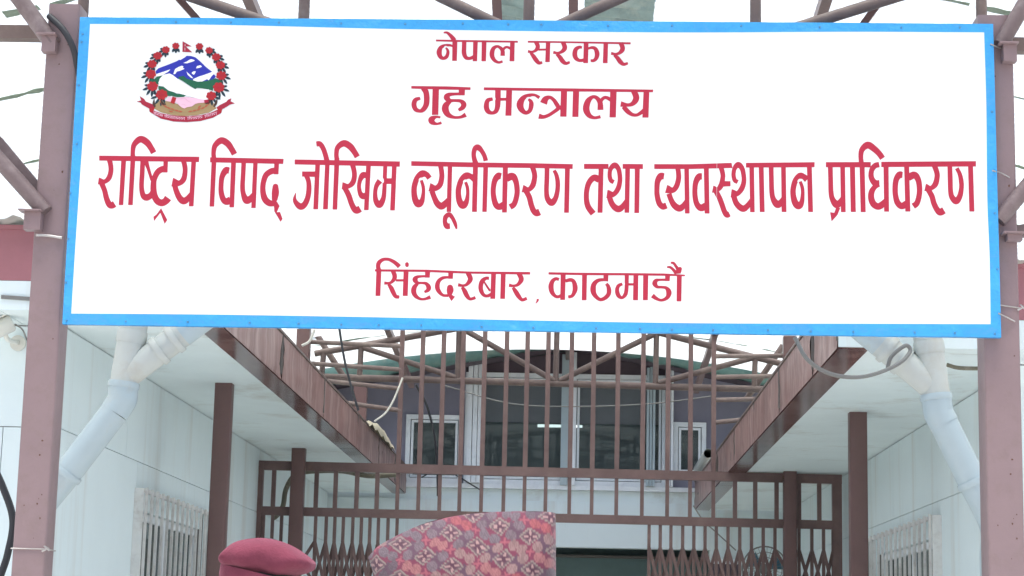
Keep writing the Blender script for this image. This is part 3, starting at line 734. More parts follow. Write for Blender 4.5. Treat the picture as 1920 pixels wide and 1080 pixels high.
# tarp scrap on the left beam
vv = []; fs = []
for i in range(13):
    for j in range(9):
        u, v = i/12, j/8
        y = 16.8+2.2*u; x = -1.84-.10*math.cos(math.pi*v); z = 3.36+.13*math.sin(math.pi*v)*math.sin(math.pi*(u*.9+.05))+.015*math.sin(i*2.3+j*1.9)
        vv.append((x, y, z))
for i in range(12):
    for j in range(8): fs.append((i*9+j, (i+1)*9+j, (i+1)*9+j+1, i*9+j+1))
origin(tag(MB().add(vv, fs, True).build('tarp_scrap', M['tarp']), 'crumpled beige tarp scrap lying on the left eaves beam', 'tarp'))
# short pipe on the right beam
origin(tag(MB().tube([at(1328, 850, X=1.27), at(1308, 880, X=1.27)], .045, 14, caps=False).build('pipe_stub', M['beige_pipe']), 'open pipe stub lying on the right eaves beam', 'pipe'))
# fan and notice behind the right gate
fa = empty('wall_fan', at(1432, 1090, Y=19.2), 'round wire-caged fan behind the right folding gate', 'fan')
fc = Vector([float(q) for q in at(1434, 1067, Y=19.2)])
cage = MB()
for k, rr in enumerate((.215, .21, .16, .11, .06)):
    pts = [(fc.x+rr*math.cos(t), fc.y-.02*k, fc.z+rr*math.sin(t)) for t in np.linspace(0, 2*math.pi, 40)]
    cage.tube(pts, .0035 if k else .007, 6, caps=False)
for k in range(30):
    t = 2*math.pi*k/30
    cage.tube([(fc.x+rr*math.cos(t), fc.y-yy_, fc.z+rr*math.sin(t)) for rr, yy_ in ((.213, 0), (.16, .04), (.06, .08))], .002, 5)
cage.build('cage', M['grey_cable'], fa)
M['fan_blue'] = flat('blue_blade', (.06, .16, .22))
for k in range(3):
    t0 = 2*math.pi*k/3
    vv = [(fc.x+.03*math.cos(t0), fc.y, fc.z+.03*math.sin(t0))]+[(fc.x+.18*math.cos(t0+t), fc.y+.03*(t-.4), fc.z+.18*math.sin(t0+t)) for t in (0, .3, .6, .95)]
    vv2 = [(x, y+.004, z) for x, y, z in vv]
    MB().add(vv+vv2, [(0,1,2,3,4), (9,8,7,6,5), (0,5,6,1), (1,6,7,2), (2,7,8,3), (3,8,9,4), (4,9,5,0)]).build('blade', M['fan_blue'], fa)
MB().tube([(fc.x, fc.y+.0, fc.z), (fc.x, fc.y+.12, fc.z)], .05, 16).build('motor', M['grey_cable'], fa)
MB().tube([(fc.x, fc.y+.1, fc.z-.03), (fc.x, fc.y+.1, .03)], .014, 10).build('stand', M['grey_cable'], fa)
MB().tube([(fc.x, fc.y+.1, 0), (fc.x, fc.y+.1, .03)], .2, 24).build('base', M['grey_cable'], fa)
nb = empty('notice_board', at(1360, 1090, Y=20.86), 'dark framed board with white top strip behind the right folding gate', 'board')
a_ = at(1334, 1057, Y=20.86); b_ = at(1384, 1057, Y=20.86)
MB().box(a_[0], b_[0], 20.86, 20.895, a_[2]-.5, a_[2]).build('panel', M['purple_dark'], nb)
MB().box(a_[0], b_[0], 20.855, 20.895, a_[2]+.002, a_[2]+.05).build('top_strip', M['win_white'], nb)

# ------------------------------------------------------------------ the sign
YS = 8.0
def S2(px, py, dy=0): return at(px, py, Y=YS-dy)
sg = empty('sign_board', (-.2, YS, 2.85), 'large white sign with blue border and red Devanagari lettering hung between the two front posts', 'sign')
tl_, tr_, br_, bl_ = S2(150, 32), S2(1862, 45), S2(1877, 633), S2(117, 608)
xl_ = (tl_[0]+bl_[0])/2; xr_ = (tr_[0]+br_[0])/2; zt_ = (tl_[2]+tr_[2])/2; zb_ = (bl_[2]+br_[2])/2
# outer corners as measured, slightly out of square like the real sheet
MB().add([(p[0], YS+.001, p[2]) for p in (bl_, br_, tr_, tl_)]+[(p[0], YS+.028, p[2]) for p in (bl_, br_, tr_, tl_)],
         [(4,7,6,5), (0,1,5,4), (1,2,6,5), (2,3,7,6), (3,0,4,7)]).build('back_frame', M['print_blue'], sg)
inner_top = [(169, 45), (400, 47), (700, 54), (1000, 59), (1300, 61), (1600, 60), (1845, 61)]
inner_bot = [(134, 588), (400, 590), (700, 595), (1000, 601), (1300, 606), (1600, 607), (1857, 608)]
inner_l = [(169, 45), (160, 190), (149, 350), (141, 470), (134, 588)]
inner_r = [(1845, 61), (1849, 200), (1851, 380), (1855, 480), (1857, 608)]
def lerp2(a, b, t): return (a[0]+(b[0]-a[0])*t, a[1]+(b[1]-a[1])*t)
def wave(x, z): return .0016*math.sin(x*2.3+.6)+.0011*math.sin(x*5.1+z*3)+.0008*math.sin(z*9+x)
def sheet(nx, nz, f, name, m_, off):
    vv = []; fs = []
    for j in range(nz+1):
        for i in range(nx+1):
            px, py = f(i/nx, j/nz); p = S2(px, py)
            vv.append((p[0], YS-off+wave(p[0], p[2])*.8-.002, p[2]))
    for j in range(nz):
        for i in range(nx):
            a = j*(nx+1)+i; fs.append((a, a+nx+1, a+nx+2, a+1))
    return MB().add(vv, fs, True).build(name, M[m_], sg)
def poly_at(L, t):
    t = t*(len(L)-1); i = min(int(t), len(L)-2); return lerp2(L[i], L[i+1], t-i)
out_top = [(150, 32), (1862, 45)]; out_bot = [(117, 608), (1877, 633)]; out_l = [(150, 32), (117, 608)]; out_r = [(1862, 45), (1877, 633)]
def strip(A, B): return lambda u, v: lerp2(poly_at(A, u), poly_at(B, u), v)
def unif(L, ax, n=49):
    C = crom(L, 8); v = C[:, ax]; g_ = np.linspace(v[0], v[-1], n)
    o_ = np.interp(g_, v, C[:, 1-ax])
    return [(a, b) if ax == 0 else (b, a) for a, b in zip(g_, o_)]
inner_top = unif(inner_top, 0); inner_bot = unif(inner_bot, 0); inner_l = unif(inner_l, 1); inner_r = unif(inner_r, 1)
sheet(120, 4, strip(out_top, inner_top), 'border_strip', 'print_blue', 0)
sheet(120, 4, strip(inner_bot, out_bot), 'border_strip', 'print_blue', 0)
sheet(60, 4, lambda u, v: lerp2(poly_at(out_l, u), poly_at(inner_l, u), 1-v), 'border_strip', 'print_blue', 0)
sheet(60, 4, lambda u, v: lerp2(poly_at(inner_r, u), poly_at(out_r, u), 1-v), 'border_strip', 'print_blue', 0)
def face(u, v):
    a = poly_at(inner_top, u); b = poly_at(inner_bot, u); l_ = poly_at(inner_l, v); r_ = poly_at(inner_r, v)
    c0, c1, c2, c3 = inner_top[0], inner_top[-1], inner_bot[0], inner_bot[-1]
    bl = lambda k: (c0[k]*(1-u)+c1[k]*u)*(1-v)+(c2[k]*(1-u)+c3[k]*u)*v
    return tuple(a[k]*(1-v)+b[k]*v+l_[k]*(1-u)+r_[k]*u-bl(k) for k in (0, 1))
sheet(120, 40, face, 'face_sheet', 'print_white', 0)
MB().box(float(S2(1345, 70)[0])-.0004, float(S2(1345, 70)[0])+.0004, YS-.0062, YS-.004, float(S2(1345, 420)[2]), float(S2(1345, 64)[2])).build('sheet_seam', M['win_white'], sg)
def onsign(px, py, off):
    p = S2(px, py); return (p[0], YS-off+wave(p[0], p[2])*.8-.002, p[2])
# rivets along the border
M['rivet'] = mat('rivet_blue_steel', (.10, .30, .5), .3, .5, metal=.4)
rv = [(x, 40+(x-150)*.0076-1+2*random.random(), ) for x in (240, 330, 433, 523, 640, 760, 868, 953, 1015, 1140, 1260, 1390, 1537, 1690, 1800)]
rv += [(x, 600+(x-117)*.0142+2*random.random()) for x in (125, 236, 352, 468, 560, 640, 710, 790, 903, 1000, 1118, 1200, 1260, 1337, 1440, 1520, 1600, 1715, 1790, 1865)]
rv += [(158-3, 64), (153, 79), (148, 160), (144, 270), (132, 362), (128, 448), (124, 530), (1858, 84), (1860, 210), (1863, 320), (1865, 400), (1870, 505), (1873, 588)]
proto = None
for (x, y) in rv:
    p = Vector(onsign(x, y, .0))
    if proto is None:
        proto = MB().tube([p+Vector((0, .002, 0)), p+Vector((0, -.0035, 0))], [.0058, .004], 8).build('rivet', M['rivet'], sg); pp = p
    else:
        c = proto.copy(); COL.objects.link(c); c.parent = sg; c.location = p-pp

# lettering: calligraphic strokes in sign pixels -> coverage field -> contour mesh
def seg_field(X, Yy, a, b, ra, rb):
    d = b-a; L2 = d@d
    t = np.clip(((X-a[0])*d[0]+(Yy-a[1])*d[1])/max(L2, 1e-9), 0, 1)
    return ra+(rb-ra)*t-np.hypot(X-a[0]-t*d[0], Yy-a[1]-t*d[1])
def letters(name, prims, off=.0006, mat_=None, step=.42, parent=None):
    allp = np.vstack([np.array([q[:2] for q in p[1]]) for p in prims])
    x0, y0 = allp.min(0)-8; x1, y1 = allp.max(0)+8
    nx = int((x1-x0)/step)+2; ny = int((y1-y0)/step)+2
    F = np.full((ny, nx), -9.)
    gx = x0+np.arange(nx)*step; gy = y0+np.arange(ny)*step
    for kind, pts in prims:
        P_ = np.array(pts, float); xy = P_[:, :2]
        mw = P_[:, 2].max()/2+2 if kind in 'SC' else 2
        i0 = max(0, int((xy[:, 0].min()-mw-6-x0)/step)); i1 = min(nx, int((xy[:, 0].max()+mw+6-x0)/step)+2)
        j0 = max(0, int((xy[:, 1].min()-mw-6-y0)/step)); j1 = min(ny, int((xy[:, 1].max()+mw+6-y0)/step)+2)
        X, Yy = np.meshgrid(gx[i0:i1], gy[j0:j1])
        if kind in 'SC':
            C = crom(P_, 5); H = np.full(X.shape, -9.)
            for a, b in zip(C[:-1], C[1:]): H = np.maximum(H, seg_field(X, Yy, a[:2], b[:2], a[2]/2, b[2]/2))
            for e, nb_ in (() if kind == 'C' else ((C[0], C[1]), (C[-1], C[-2]))):      # cut the stroke ends square
                d = e[:2]-nb_[:2]; d = d/(np.hypot(*d)+1e-9)
                s = (X-e[0])*d[0]+(Yy-e[1])*d[1]; near = np.hypot(X-e[0], Yy-e[1]) < e[2]*.5+2
                H = np.where(near & (s > -1), np.minimum(H, -s), H)
        else:
            ins = np.zeros(X.shape, bool); D = np.full(X.shape, 99.)
            for a, b in zip(xy, np.roll(xy, -1, 0)):
                D = np.minimum(D, -seg_field(X, Yy, a, b, 0, 0))
                c = ((a[1] > Yy) != (b[1] > Yy)); xx = a[0]+(Yy-a[1])*(b[0]-a[0])/((b[1]-a[1]) if abs(b[1]-a[1]) > 1e-9 else 1e-9)
                ins ^= c & (X < xx)
            H = np.where(ins, D, -D)
        F[j0:j1, i0:i1] = np.maximum(F[j0:j1, i0:i1], H)
    F[0, :] = F[-1, :] = -9; F[:, 0] = F[:, -1] = -9
    ins = F > 0; cs = ins[:-1, :-1].astype(int)+ins[:-1, 1:]+ins[1:, 1:]+ins[1:, :-1]
    V = []; Fc = []
    def emit(poly):
        b = len(V)
        for (x, y) in poly: V.append(onsign(x, y, off))
        Fc.append(list(range(b, b+len(poly))))
    for j in range(cs.shape[0]):
        row = cs[j]; full = np.flatnonzero(row == 4)
        if len(full):
            sp = np.flatnonzero(np.diff(full) > 1)
            st = np.r_[full[0], full[sp+1]]; en = np.r_[full[sp], full[-1]]+1
            for a, b in zip(st, en):
                a_ = a
                while a_ < b:
                    b2 = min(b, a_+60)
                    emit([(gx[a_], gy[j]), (gx[a_], gy[j+1]), (gx[b2], gy[j+1]), (gx[b2], gy[j])]); a_ = b2
        for i in np.flatnonzero((row > 0) & (row < 4)):
            cor = [(i, j), (i, j+1), (i+1, j+1), (i+1, j)]; poly = []
            for k in range(4):
                (ia, ja), (ib, jb) = cor[k], cor[(k+1) % 4]; fa_, fb = F[ja, ia], F[jb, ib]
                if fa_ > 0: poly.append((gx[ia], gy[ja]))
                if (fa_ > 0) != (fb > 0):
                    t = fa_/(fa_-fb); poly.append((gx[ia]+(gx[ib]-gx[ia])*t, gy[ja]+(gy[jb]-gy[ja])*t))
            if len(poly) >= 3: emit(poly)
    return MB().add(V, Fc).build(name, mat_ or M['print_red'], parent or sg)
def parse(txt, ox, oy, s):
    """lines: 'S x,y,w x,y,w ...' or 'P x,y x,y ...' in enlarged coordinates"""
    out = []
    for ln in txt.strip().splitlines():
        k, *rest = ln.split()
        pts = [[float(c) for c in r_.split(',')] for r_ in rest]
        if k in 'SC': out.append((k, [(ox+p[0]/s, oy+p[1]/s, p[2]/s) for p in pts]))
        else: out.append(('P', [(ox+p[0]/s, oy+p[1]/s) for p in pts]))
    return out
R3 = 6.
w1 = parse('''P 37,252 1163,265 1160,325 37,308
P 286,290 340,290 307,808 257,808
P 392,255 445,255 414,808 362,808
S 418,290,54 415,205,50 432,125,60 500,67,74 570,100,76 618,162,66 650,220,66
S 148,285,58 166,360,56 168,430,56 145,505,58 95,545,50 28,537,80
S 66,565,60 98,645,58 120,735,62 150,800,70 180,812,72 211,795,74
S 528,290,54 520,450,54 513,600,54 530,695,62 568,722,76 615,700,64 645,650,56
S 556,295,60 590,400,38 630,530,34
P 760,290 812,290 806,442 757,442
S 806,402,76 745,405,70 692,440,66 655,520,62 647,600,68 655,690,72 690,760,76 740,783,78 785,762,78 812,728,86
P 733,842 803,975 773,1020 725,895 653,988 647,938 680,915
S 980,290,58 1000,370,56 1003,440,56 985,520,62 935,562,60 858,550,100
S 885,580,60 905,650,62 940,725,70 985,762,78 1030,738,66 1078,680,54
P 1075,300 1128,300 1098,822 1045,822''', 180, 250, R3)
w2 = parse('''P 85,272 912,290 908,348 85,328
P 103,290 157,290 130,825 78,825
S 130,300,54 124,220,52 142,138,60 210,83,74 280,115,74 328,180,66 360,238,66
P 323,300 378,300 354,834 302,834
S 300,422,68 262,420,74 220,490,60 208,590,56 211,670,60 232,742,66 268,770,74 315,752,84
S 464,310,52 458,450,52 450,600,54 461,690,58 495,755,82 540,735,70 578,690,56
P 572,300 622,300 598,842 548,842
P 808,310 862,310 855,464 804,464
S 852,426,74 780,428,68 715,472,64 684,560,60 679,650,62 700,738,72 750,786,72 805,792,62
C 821,602,64 820,670,82 812,740,66
P 790,740 838,772 867,820 835,890 872,886 900,965 878,998 808,880 802,800''', 380, 250, R3)
w3 = parse('''P 77,297 1260,318 1258,378 77,353
P 160,432 320,432 320,494 160,490
S 208,478,54 233,545,54 237,640,58 222,730,60 190,800,66 148,827,74 106,800,62 76,745,40 90,670,5
P 310,330 362,330 340,857 286,857
P 420,330 470,330 450,857 395,857
S 320,123,60 360,122,58 395,168,56 420,235,56 440,310,58
P 525,280 580,280 555,860 503,860
S 551,300,54 546,230,52 562,160,58 630,115,74 700,150,74 750,215,64 782,268,64
S 722,340,56 744,420,56 748,490,56 728,560,60 680,598,52 610,592,80
S 640,615,58 684,700,62 715,790,62 745,850,68 775,870,76 814,850,76
S 890,480,60 845,474,70 812,530,50 800,600,46 812,672,52 840,708,70 885,705,70
P 882,330 935,330 908,867 856,867
S 1097,330,46 1090,500,46 1085,640,48 1072,740,56 1030,806,74 990,760,60 982,670,48 998,590,52 1036,536,66
P 1090,508 1190,508 1190,573 1090,573
P 1172,340 1224,340 1203,870 1150,870''', 540, 250, R3)
w4 = parse('''P 67,255 860,270 1440,277 1885,288 1882,342 1440,332 860,325 67,308
S 274,446,60 238,405,62 188,398,78 132,450,64 102,540,62 100,620,64 115,695,72 150,735,84 188,700,58 204,610,40 201,540,38 180,470,34
S 395,295,56 408,370,56 410,440,58 390,520,62 340,560,62 271,548,96
S 300,590,60 325,660,60 360,730,70 405,762,78 450,732,70 495,680,54
P 478,300 528,300 515,826 465,826
S 503,985,62 468,984,66 446,940,50 455,882,54 495,856,52 532,895,44 562,960,42 577,1018,18
S 790,462,80 736,427,62 686,420,78 630,470,64 600,562,62 598,640,64 613,712,72 648,750,84 686,715,58 702,630,40 699,555,38 678,490,34
P 762,290 818,290 805,825 750,825
S 800,300,60 775,225,54 770,160,52 788,108,58 820,100,66 860,140,52 890,195,50 906,252,52
P 878,300 932,300 916,825 866,825
S 1078,425,66 1045,422,76 1008,470,64 990,560,58 993,650,60 1015,735,66 1050,768,70 1105,750,80
P 1098,300 1155,300 1142,832 1088,832
S 1140,450,80 1205,425,80 1243,480,64 1258,580,60 1250,660,60 1222,740,62 1178,770,66
S 1424,300,58 1452,390,58 1453,450,58 1432,530,62 1385,575,52 1318,563,86
S 1358,590,60 1395,660,62 1415,740,62 1442,810,64 1475,838,74 1512,825,78
S 1595,310,54 1592,450,54 1588,600,54 1602,680,62 1646,722,74 1690,670,58 1712,580,52 1714,490,52 1700,412,46 1674,358,38
P 1797,300 1852,300 1840,835 1786,835''', 760, 260, R3)
tha = '''S 1145,490,48 1112,470,50 1098,410,48 1110,340,50 1155,300,64 1197,340,54 1213,420,52 1212,490,54 1190,570,58 1140,628,58 1068,622,96
S 1095,655,60 1120,725,64 1155,772,70 1200,793,76 1245,765,64 1292,700,54'''
w5 = parse('''P 810,285 1085,285 1085,342 810,342
P 1245,285 1473,287 1473,342 1245,340
S 980,460,80 920,441,70 865,500,62 840,590,58 838,690,60 858,770,66 914,846,70
P 975,300 1030,300 1018,835 962,835
'''+tha+'''
P 1275,300 1328,300 1318,835 1266,835
P 1382,300 1438,300 1430,838 1376,838''', 960, 260, R3)
w6 = parse('''P 280,287 700,287 1150,272 1160,330 700,342 280,342
S 390,425,70 352,424,76 318,480,64 310,570,58 313,640,60 335,725,64 375,765,68 418,752,72
S 540,300,56 553,390,56 552,460,58 528,540,60 485,582,62 414,566,96
S 445,620,60 470,690,60 505,750,70 560,785,76 605,760,64 650,700,54
P 618,310 670,310 678,843 625,843
S 817,425,70 782,430,74 748,490,62 737,580,58 742,670,60 762,740,64 805,780,76 860,758,80
P 838,310 893,310 902,843 847,843
S 1022,290,58 1050,390,54 1050,450,54 1030,530,60 990,575,52 937,568,84
P 1055,478 1138,478 1138,535 1055,540
S 975,595,58 1015,670,60 1045,750,60 1070,820,60 1098,856,68 1127,846,58
S 1220,488,46 1187,468,50 1172,405,48 1185,335,50 1225,294,66 1268,335,56 1287,420,52 1287,490,54 1265,560,60 1215,618,58 1145,614,96
S 1175,650,60 1200,720,64 1240,768,70 1285,788,74 1330,755,62 1378,690,52
P 1350,290 1402,290 1410,828 1358,828
P 1312,272 2085,265 2083,322 1312,325
P 1455,290 1510,290 1522,826 1467,826
S 1595,300,54 1598,450,54 1603,600,56 1620,682,62 1665,740,82 1705,717,66 1738,670,54
P 1707,290 1760,290 1767,826 1713,826
S 2000,460,76 1960,428,62 1920,420,74 1870,470,64 1844,560,62 1844,640,64 1865,720,74 1905,754,84 1938,716,56 1950,622,42 1945,550,40 1922,482,36
P 1997,290 2052,290 2066,826 2012,826''', 1180, 260, R3)
w7 = parse('''P -310,265 195,265 195,325 -310,322
S -260,300,54 -256,450,54 -252,600,56 -235,682,62 -190,742,82 -150,717,66 -118,670,54
P -148,290 -95,290 -87,828 -140,828
P -195,780 -148,780 -180,860 -245,932 -262,828 -215,835
P -40,290 17,290 27,826 -30,826
P 68,270 125,270 138,828 82,828
S 94,300,54 83,205,54 97,125,62 160,74,78 228,112,72 288,168,66 328,224,64
S 290,294,60 245,305,62 208,350,58 198,415,60 215,470,64 250,505,74 292,506,76
S 285,514,56 240,545,56 205,600,66 200,670,70 225,735,74 275,765,74 320,745,74 375,690,56
P 338,300 395,300 400,823 345,823
P 313,262 1378,255 1378,315 313,322
S 552,410,70 515,411,76 480,465,64 469,560,62 474,645,62 495,720,68 540,760,72 600,735,80
P 570,300 626,300 640,822 583,822
S 618,440,80 685,411,78 728,465,66 743,560,62 737,650,62 712,730,64 672,762,68
S 905,290,60 937,380,60 940,440,60 920,515,64 870,560,52 806,550,86
S 840,575,60 882,650,62 905,730,62 940,800,66 975,830,76 1018,808,80
S 1083,290,54 1088,450,56 1092,590,56 1108,660,62 1155,705,74 1195,650,62 1214,560,54 1212,480,54 1195,400,48 1162,335,44
P 1288,280 1344,280 1360,822 1303,822''', 1600, 260, R3)
r1a = parse('''P 72,236 450,244 1545,260 1545,294 1000,287 450,280 72,270
S 378,358,36 325,340,44 240,342,50 162,378,70 130,460,96 150,540,78 205,574,60 262,545,66 288,470,58 278,420,46 250,385,30
P 368,262 458,262 448,620 364,620
S 210,112,28 270,112,42 320,150,60 370,205,76 405,255,84
S 582,262,80 578,380,82 578,480,84 608,556,72 665,577,58 720,562,60 780,530,60
P 742,270 826,270 812,626 734,626
P 896,270 982,270 972,627 890,627
S 1272,630,44 1200,648,46 1132,615,62 1088,550,80 1080,480,86 1105,400,74 1170,360,50 1230,385,58 1270,440,74 1272,530,82
S 1272,430,56 1312,385,46 1355,373,44 1415,400,48
P 1408,270 1490,270 1482,628 1395,628''', 810, 50, 9.6)
r1b = parse('''P 45,260 600,266 1895,283 1895,320 600,297 45,294
S 190,275,76 222,345,78 216,395,74 172,442,50 110,460,44 47,450,52
P 236,400 385,400 385,434 236,438
S 95,475,48 145,535,74 190,600,82 243,655,66 307,650,44
P 372,270 450,270 440,642 358,642
S 675,280,78 708,362,86 700,412,82 650,458,58 580,480,46 503,465,54
S 560,498,46 620,550,76 668,620,84 728,665,60 802,642,44
S 1020,378,46 970,374,56 910,412,78 890,490,88 905,560,82 955,605,62 1010,612,58 1075,598,60
P 1052,280 1138,280 1128,660 1042,660
S 1120,400,40 1200,380,52 1260,402,70 1292,480,86 1280,560,74 1238,610,58 1175,617,50
P 1408,285 1490,285 1480,660 1395,660
S 1715,292,78 1748,372,86 1742,425,84 1690,478,58 1620,497,46 1543,482,54
S 1600,512,48 1660,568,76 1710,635,84 1770,680,60 1847,658,44''', 985, 50, 9.6)
r2a = parse('''P 50,92 600,98 940,112 937,152 600,148 50,132
S 235,120,90 272,190,84 282,290,86 270,380,82 225,448,70 175,467,52 115,440,70 90,370,76 112,302,66 184,274,44
P 370,120 466,120 455,525 358,525
S 487,562,34 420,556,40 355,592,90 362,632,80 430,660,38 503,643,42
P 762,140 855,140 852,233 762,233
S 840,212,42 700,212,44 610,225,64 582,265,92 625,308,56 700,310,44 790,318,54 836,362,80 820,415,70 757,455,42
S 640,318,46 575,375,90 560,440,104 600,520,82 690,561,46 790,558,44 868,522,70''', 765, 150, 8)
r2b = parse('''P 1137,112 1800,122 2400,128 3678,145 3675,185 2400,175 1800,165 1137,155
S 1350,140,84 1348,300,84 1343,400,78 1318,470,66 1262,497,50 1200,470,74 1176,400,80 1196,310,64 1272,286,48
P 1365,270 1490,270 1490,313 1365,313
P 1475,150 1562,150 1552,538 1460,538
S 1972,268,52 1900,228,40 1820,232,54 1730,272,74 1682,360,106 1700,440,88 1765,494,58 1828,460,64 1850,370,72 1840,320,54 1806,290,34
S 2033,354,112 2062,290,88 2125,262,52 2185,300,56 2230,365,66 2262,410,64 2320,420,60
S 2255,430,60 2200,472,54 2110,530,52 2030,556,58 1962,544,82
P 2295,150 2388,150 2378,552 2282,552
P 2475,160 2568,160 2556,556 2464,556
S 2888,552,50 2800,568,46 2725,540,72 2680,470,96 2675,400,98 2705,312,84 2770,256,52 2830,270,60 2880,340,78 2887,450,90
S 2890,320,56 2930,275,50 2975,265,50 3045,300,60
P 3033,160 3130,160 3118,563 3022,563
S 3385,165,86 3422,250,92 3410,310,88 3360,362,64 3290,376,52 3190,362,84
S 3230,400,66 3290,468,72 3360,518,56 3430,526,48 3490,495,56 3545,450,60
P 3533,160 3620,160 3608,565 3515,565''', 765, 150, 8)
# the second half of that word was measured in its own enlargement, 225 px to the right
r4a = parse('''P 78,242 1000,248 1776,280 2871,288 2871,335 1776,320 1000,290 78,282
P 105,240 195,240 175,722 88,722
S 148,260,84 135,180,78 157,115,76 230,66,60 320,63,56 400,97,66 470,147,74 520,195,80
C 655,147,66 655,169,66
S 400,270,78 432,350,84 426,412,78 370,478,52 310,492,46 246,490,60
P 455,420 605,420 605,462 455,462
S 320,510,48 372,580,82 405,650,84 450,728,70 518,742,56
P 595,250 685,250 668,722 578,722
P 980,270 1072,270 1065,392 980,392
S 1055,368,44 930,368,42 835,382,60 800,430,94 845,484,56 920,487,42 1000,500,60 1045,565,88 1030,618,70 968,652,40
S 850,500,46 792,560,84 775,640,94 808,718,76 890,774,50 980,776,48 1076,740,70
P 1398,280 1488,280 1480,412 1398,412
S 1470,390,44 1380,385,46 1290,400,58 1222,460,74 1200,550,88 1225,632,78 1300,707,52 1400,715,50
C 1430,572,108 1432,615,124 1424,660,100
P 1380,660 1475,680 1460,700 1520,735 1455,815 1405,735
S 1748,305,80 1790,385,90 1788,440,86 1730,513,58 1660,535,46 1573,520,64
S 1645,562,50 1692,632,84 1730,710,84 1790,775,56 1888,750,56
P 2169,310 2256,310 2241,772 2154,772
S 2131,402,56 2076,402,60 2010,450,80 1982,540,84 1991,630,80 2036,703,62 2096,720,54 2170,695,66
S 2040,460,30 2092,545,36 2150,630,40
P 2344,300 2431,300 2418,772 2332,772
S 2660,305,80 2706,390,90 2704,445,86 2646,518,58 2566,538,46 2489,526,64
S 2560,568,52 2611,642,82 2660,720,82 2726,790,58 2812,762,58
S 3003,772,38 3006,800,38 2970,856,12''', 695, 480, 9.6)
r4b = parse('''P -591,292 0,303 800,308 1484,315 1865,338 1865,366 1484,358 800,350 0,345 -591,335
S -402,425,56 -456,410,58 -516,450,74 -545,540,94 -531,640,86 -486,708,64 -426,735,56 -350,708,60
P -371,320 -281,320 -294,790 -381,790
S -286,450,60 -196,430,66 -138,460,72 -112,560,92 -122,640,82 -166,718,60 -238,738,56
P 14,320 102,320 93,797 8,797
P 398,330 488,330 482,462 398,440
S 475,435,56 400,427,54 300,442,66 228,510,88 212,610,102 240,700,82 330,782,62 420,760,72 488,690,80 498,610,82 480,540,66 446,500,56
S 818,325,76 816,500,72 810,620,72 788,700,72 730,752,52 667,710,78 643,620,74 666,540,64 738,503,52
P 835,490 955,490 955,533 835,533
P 938,330 1026,330 1020,797 930,797
P 1113,340 1205,340 1197,797 1108,797
P 1508,350 1597,350 1590,452 1508,452
S 1585,430,42 1400,430,44 1340,450,74 1322,500,90 1365,556,56 1450,562,48 1530,578,60 1575,650,98 1556,735,76 1490,785,56 1420,795,50 1340,760,66 1277,712,84
P 1720,360 1808,360 1800,818 1714,818
S 1542,200,32 1600,205,44 1660,255,54 1712,320,66
S 1609,122,34 1660,130,46 1700,182,50 1735,240,62 1745,320,96
C 1775,232,70 1762,275,80''', 1090, 480, 9.6)
words = empty_words = [w1, w2, w3, w4, w5, w6, w7, r1a, r1b, r2a, r2b, r4a, r4b]
for w in words: letters('lettering', w)

# ------------------------------------------------------------------ emblem
em = None
EM = {}
def ecol(k, c):
    EM[k] = flat('emblem_'+k, c)
for k, c in dict(blue=(.022, .03, .36), green=(.01, .11, .055), red=(.38, .014, .02), dred=(.34, .015, .04), leaf=(.012, .035, .05), tan=(.33, .235, .11), pink=(.78, .48, .60),
                 white=(.84, .86, .87), brown=(.40, .10, .05), dbrown=(.06, .03, .02), pinkl=(.62, .38, .50)).items(): ecol(k, c)
def E(name, txt, col, lvl, step=.3, parent=None):
    return letters(name, parse(txt, 250, 70, 6.353), off=.0006+.0005*lvl, mat_=EM[col], step=step, parent=parent)
em = E('emblem', 'P 255,790 300,760 420,760 600,820 800,760 940,750 990,850 900,900 750,930 600,940 450,925 330,895 250,850', 'tan', 1)
E('mountain', '''P 265,405 300,370 420,325 520,285 590,240 640,222 690,225 740,240 800,290 860,350 935,410 985,470 960,500 900,525 820,540 700,530 640,520 560,500 500,490 450,450 400,440 330,445 275,440''', 'blue', 1, parent=em)
E('snowfield', '''P 478,440 490,400 500,378 540,355 580,340 600,350 590,365 612,378 560,400 520,410 500,440
P 595,308 640,290 668,270 690,262 722,270 735,280 700,295 640,312
P 748,372 760,345 800,335 820,350 800,362 770,370
P 695,428 712,410 745,405 740,425 722,450
P 635,410 700,470 715,490 690,485 650,450
P 715,500 780,470 830,455 900,430 980,400 990,420 950,450 930,470 900,515 880,500 860,510 820,530 760,530 715,515
P 268,442 300,430 370,408 442,383 425,405 390,428 340,455 275,468
P 545,265 600,235 640,218 620,238 580,262 560,272''', 'white', 2, parent=em)
E('hills', '''P 280,470 350,455 310,500 320,560 260,560 200,520 200,495 250,500
P 300,580 360,590 420,635 480,655 520,675 580,672 630,690 600,712 530,715 460,700 410,700 330,650 300,620
P 535,475 600,460 640,495 700,510 770,530 860,525 920,510 980,490 1055,520 1045,555 990,560 955,590 950,640 900,625 820,610 760,605 740,620 690,590 650,565 600,530 550,500''', 'green', 2, parent=em)
E('country_map', '''P 300,545 320,490 360,450 430,432 470,450 520,490 560,520 640,570 700,605 740,625 820,625 900,622 895,700 890,745 850,748 760,730 700,712 640,695 560,675 490,655 420,635 360,585 310,575''', 'white', 3, parent=em)
E('flag', '''P 588,48 700,112 628,112 705,182 586,175''', 'dred', 1, parent=em)
E('flag_symbol', '''S 616,97,26 620,97,26
S 614,143,34 618,143,34''', 'white', 2, parent=em)
E('hands', '''P 385,760 420,715 470,712 530,722 620,712 700,720 780,735 850,745 850,780 780,785 740,795 700,825 640,835 610,850 580,838 545,810 520,780 480,775''', 'pink', 3, parent=em)
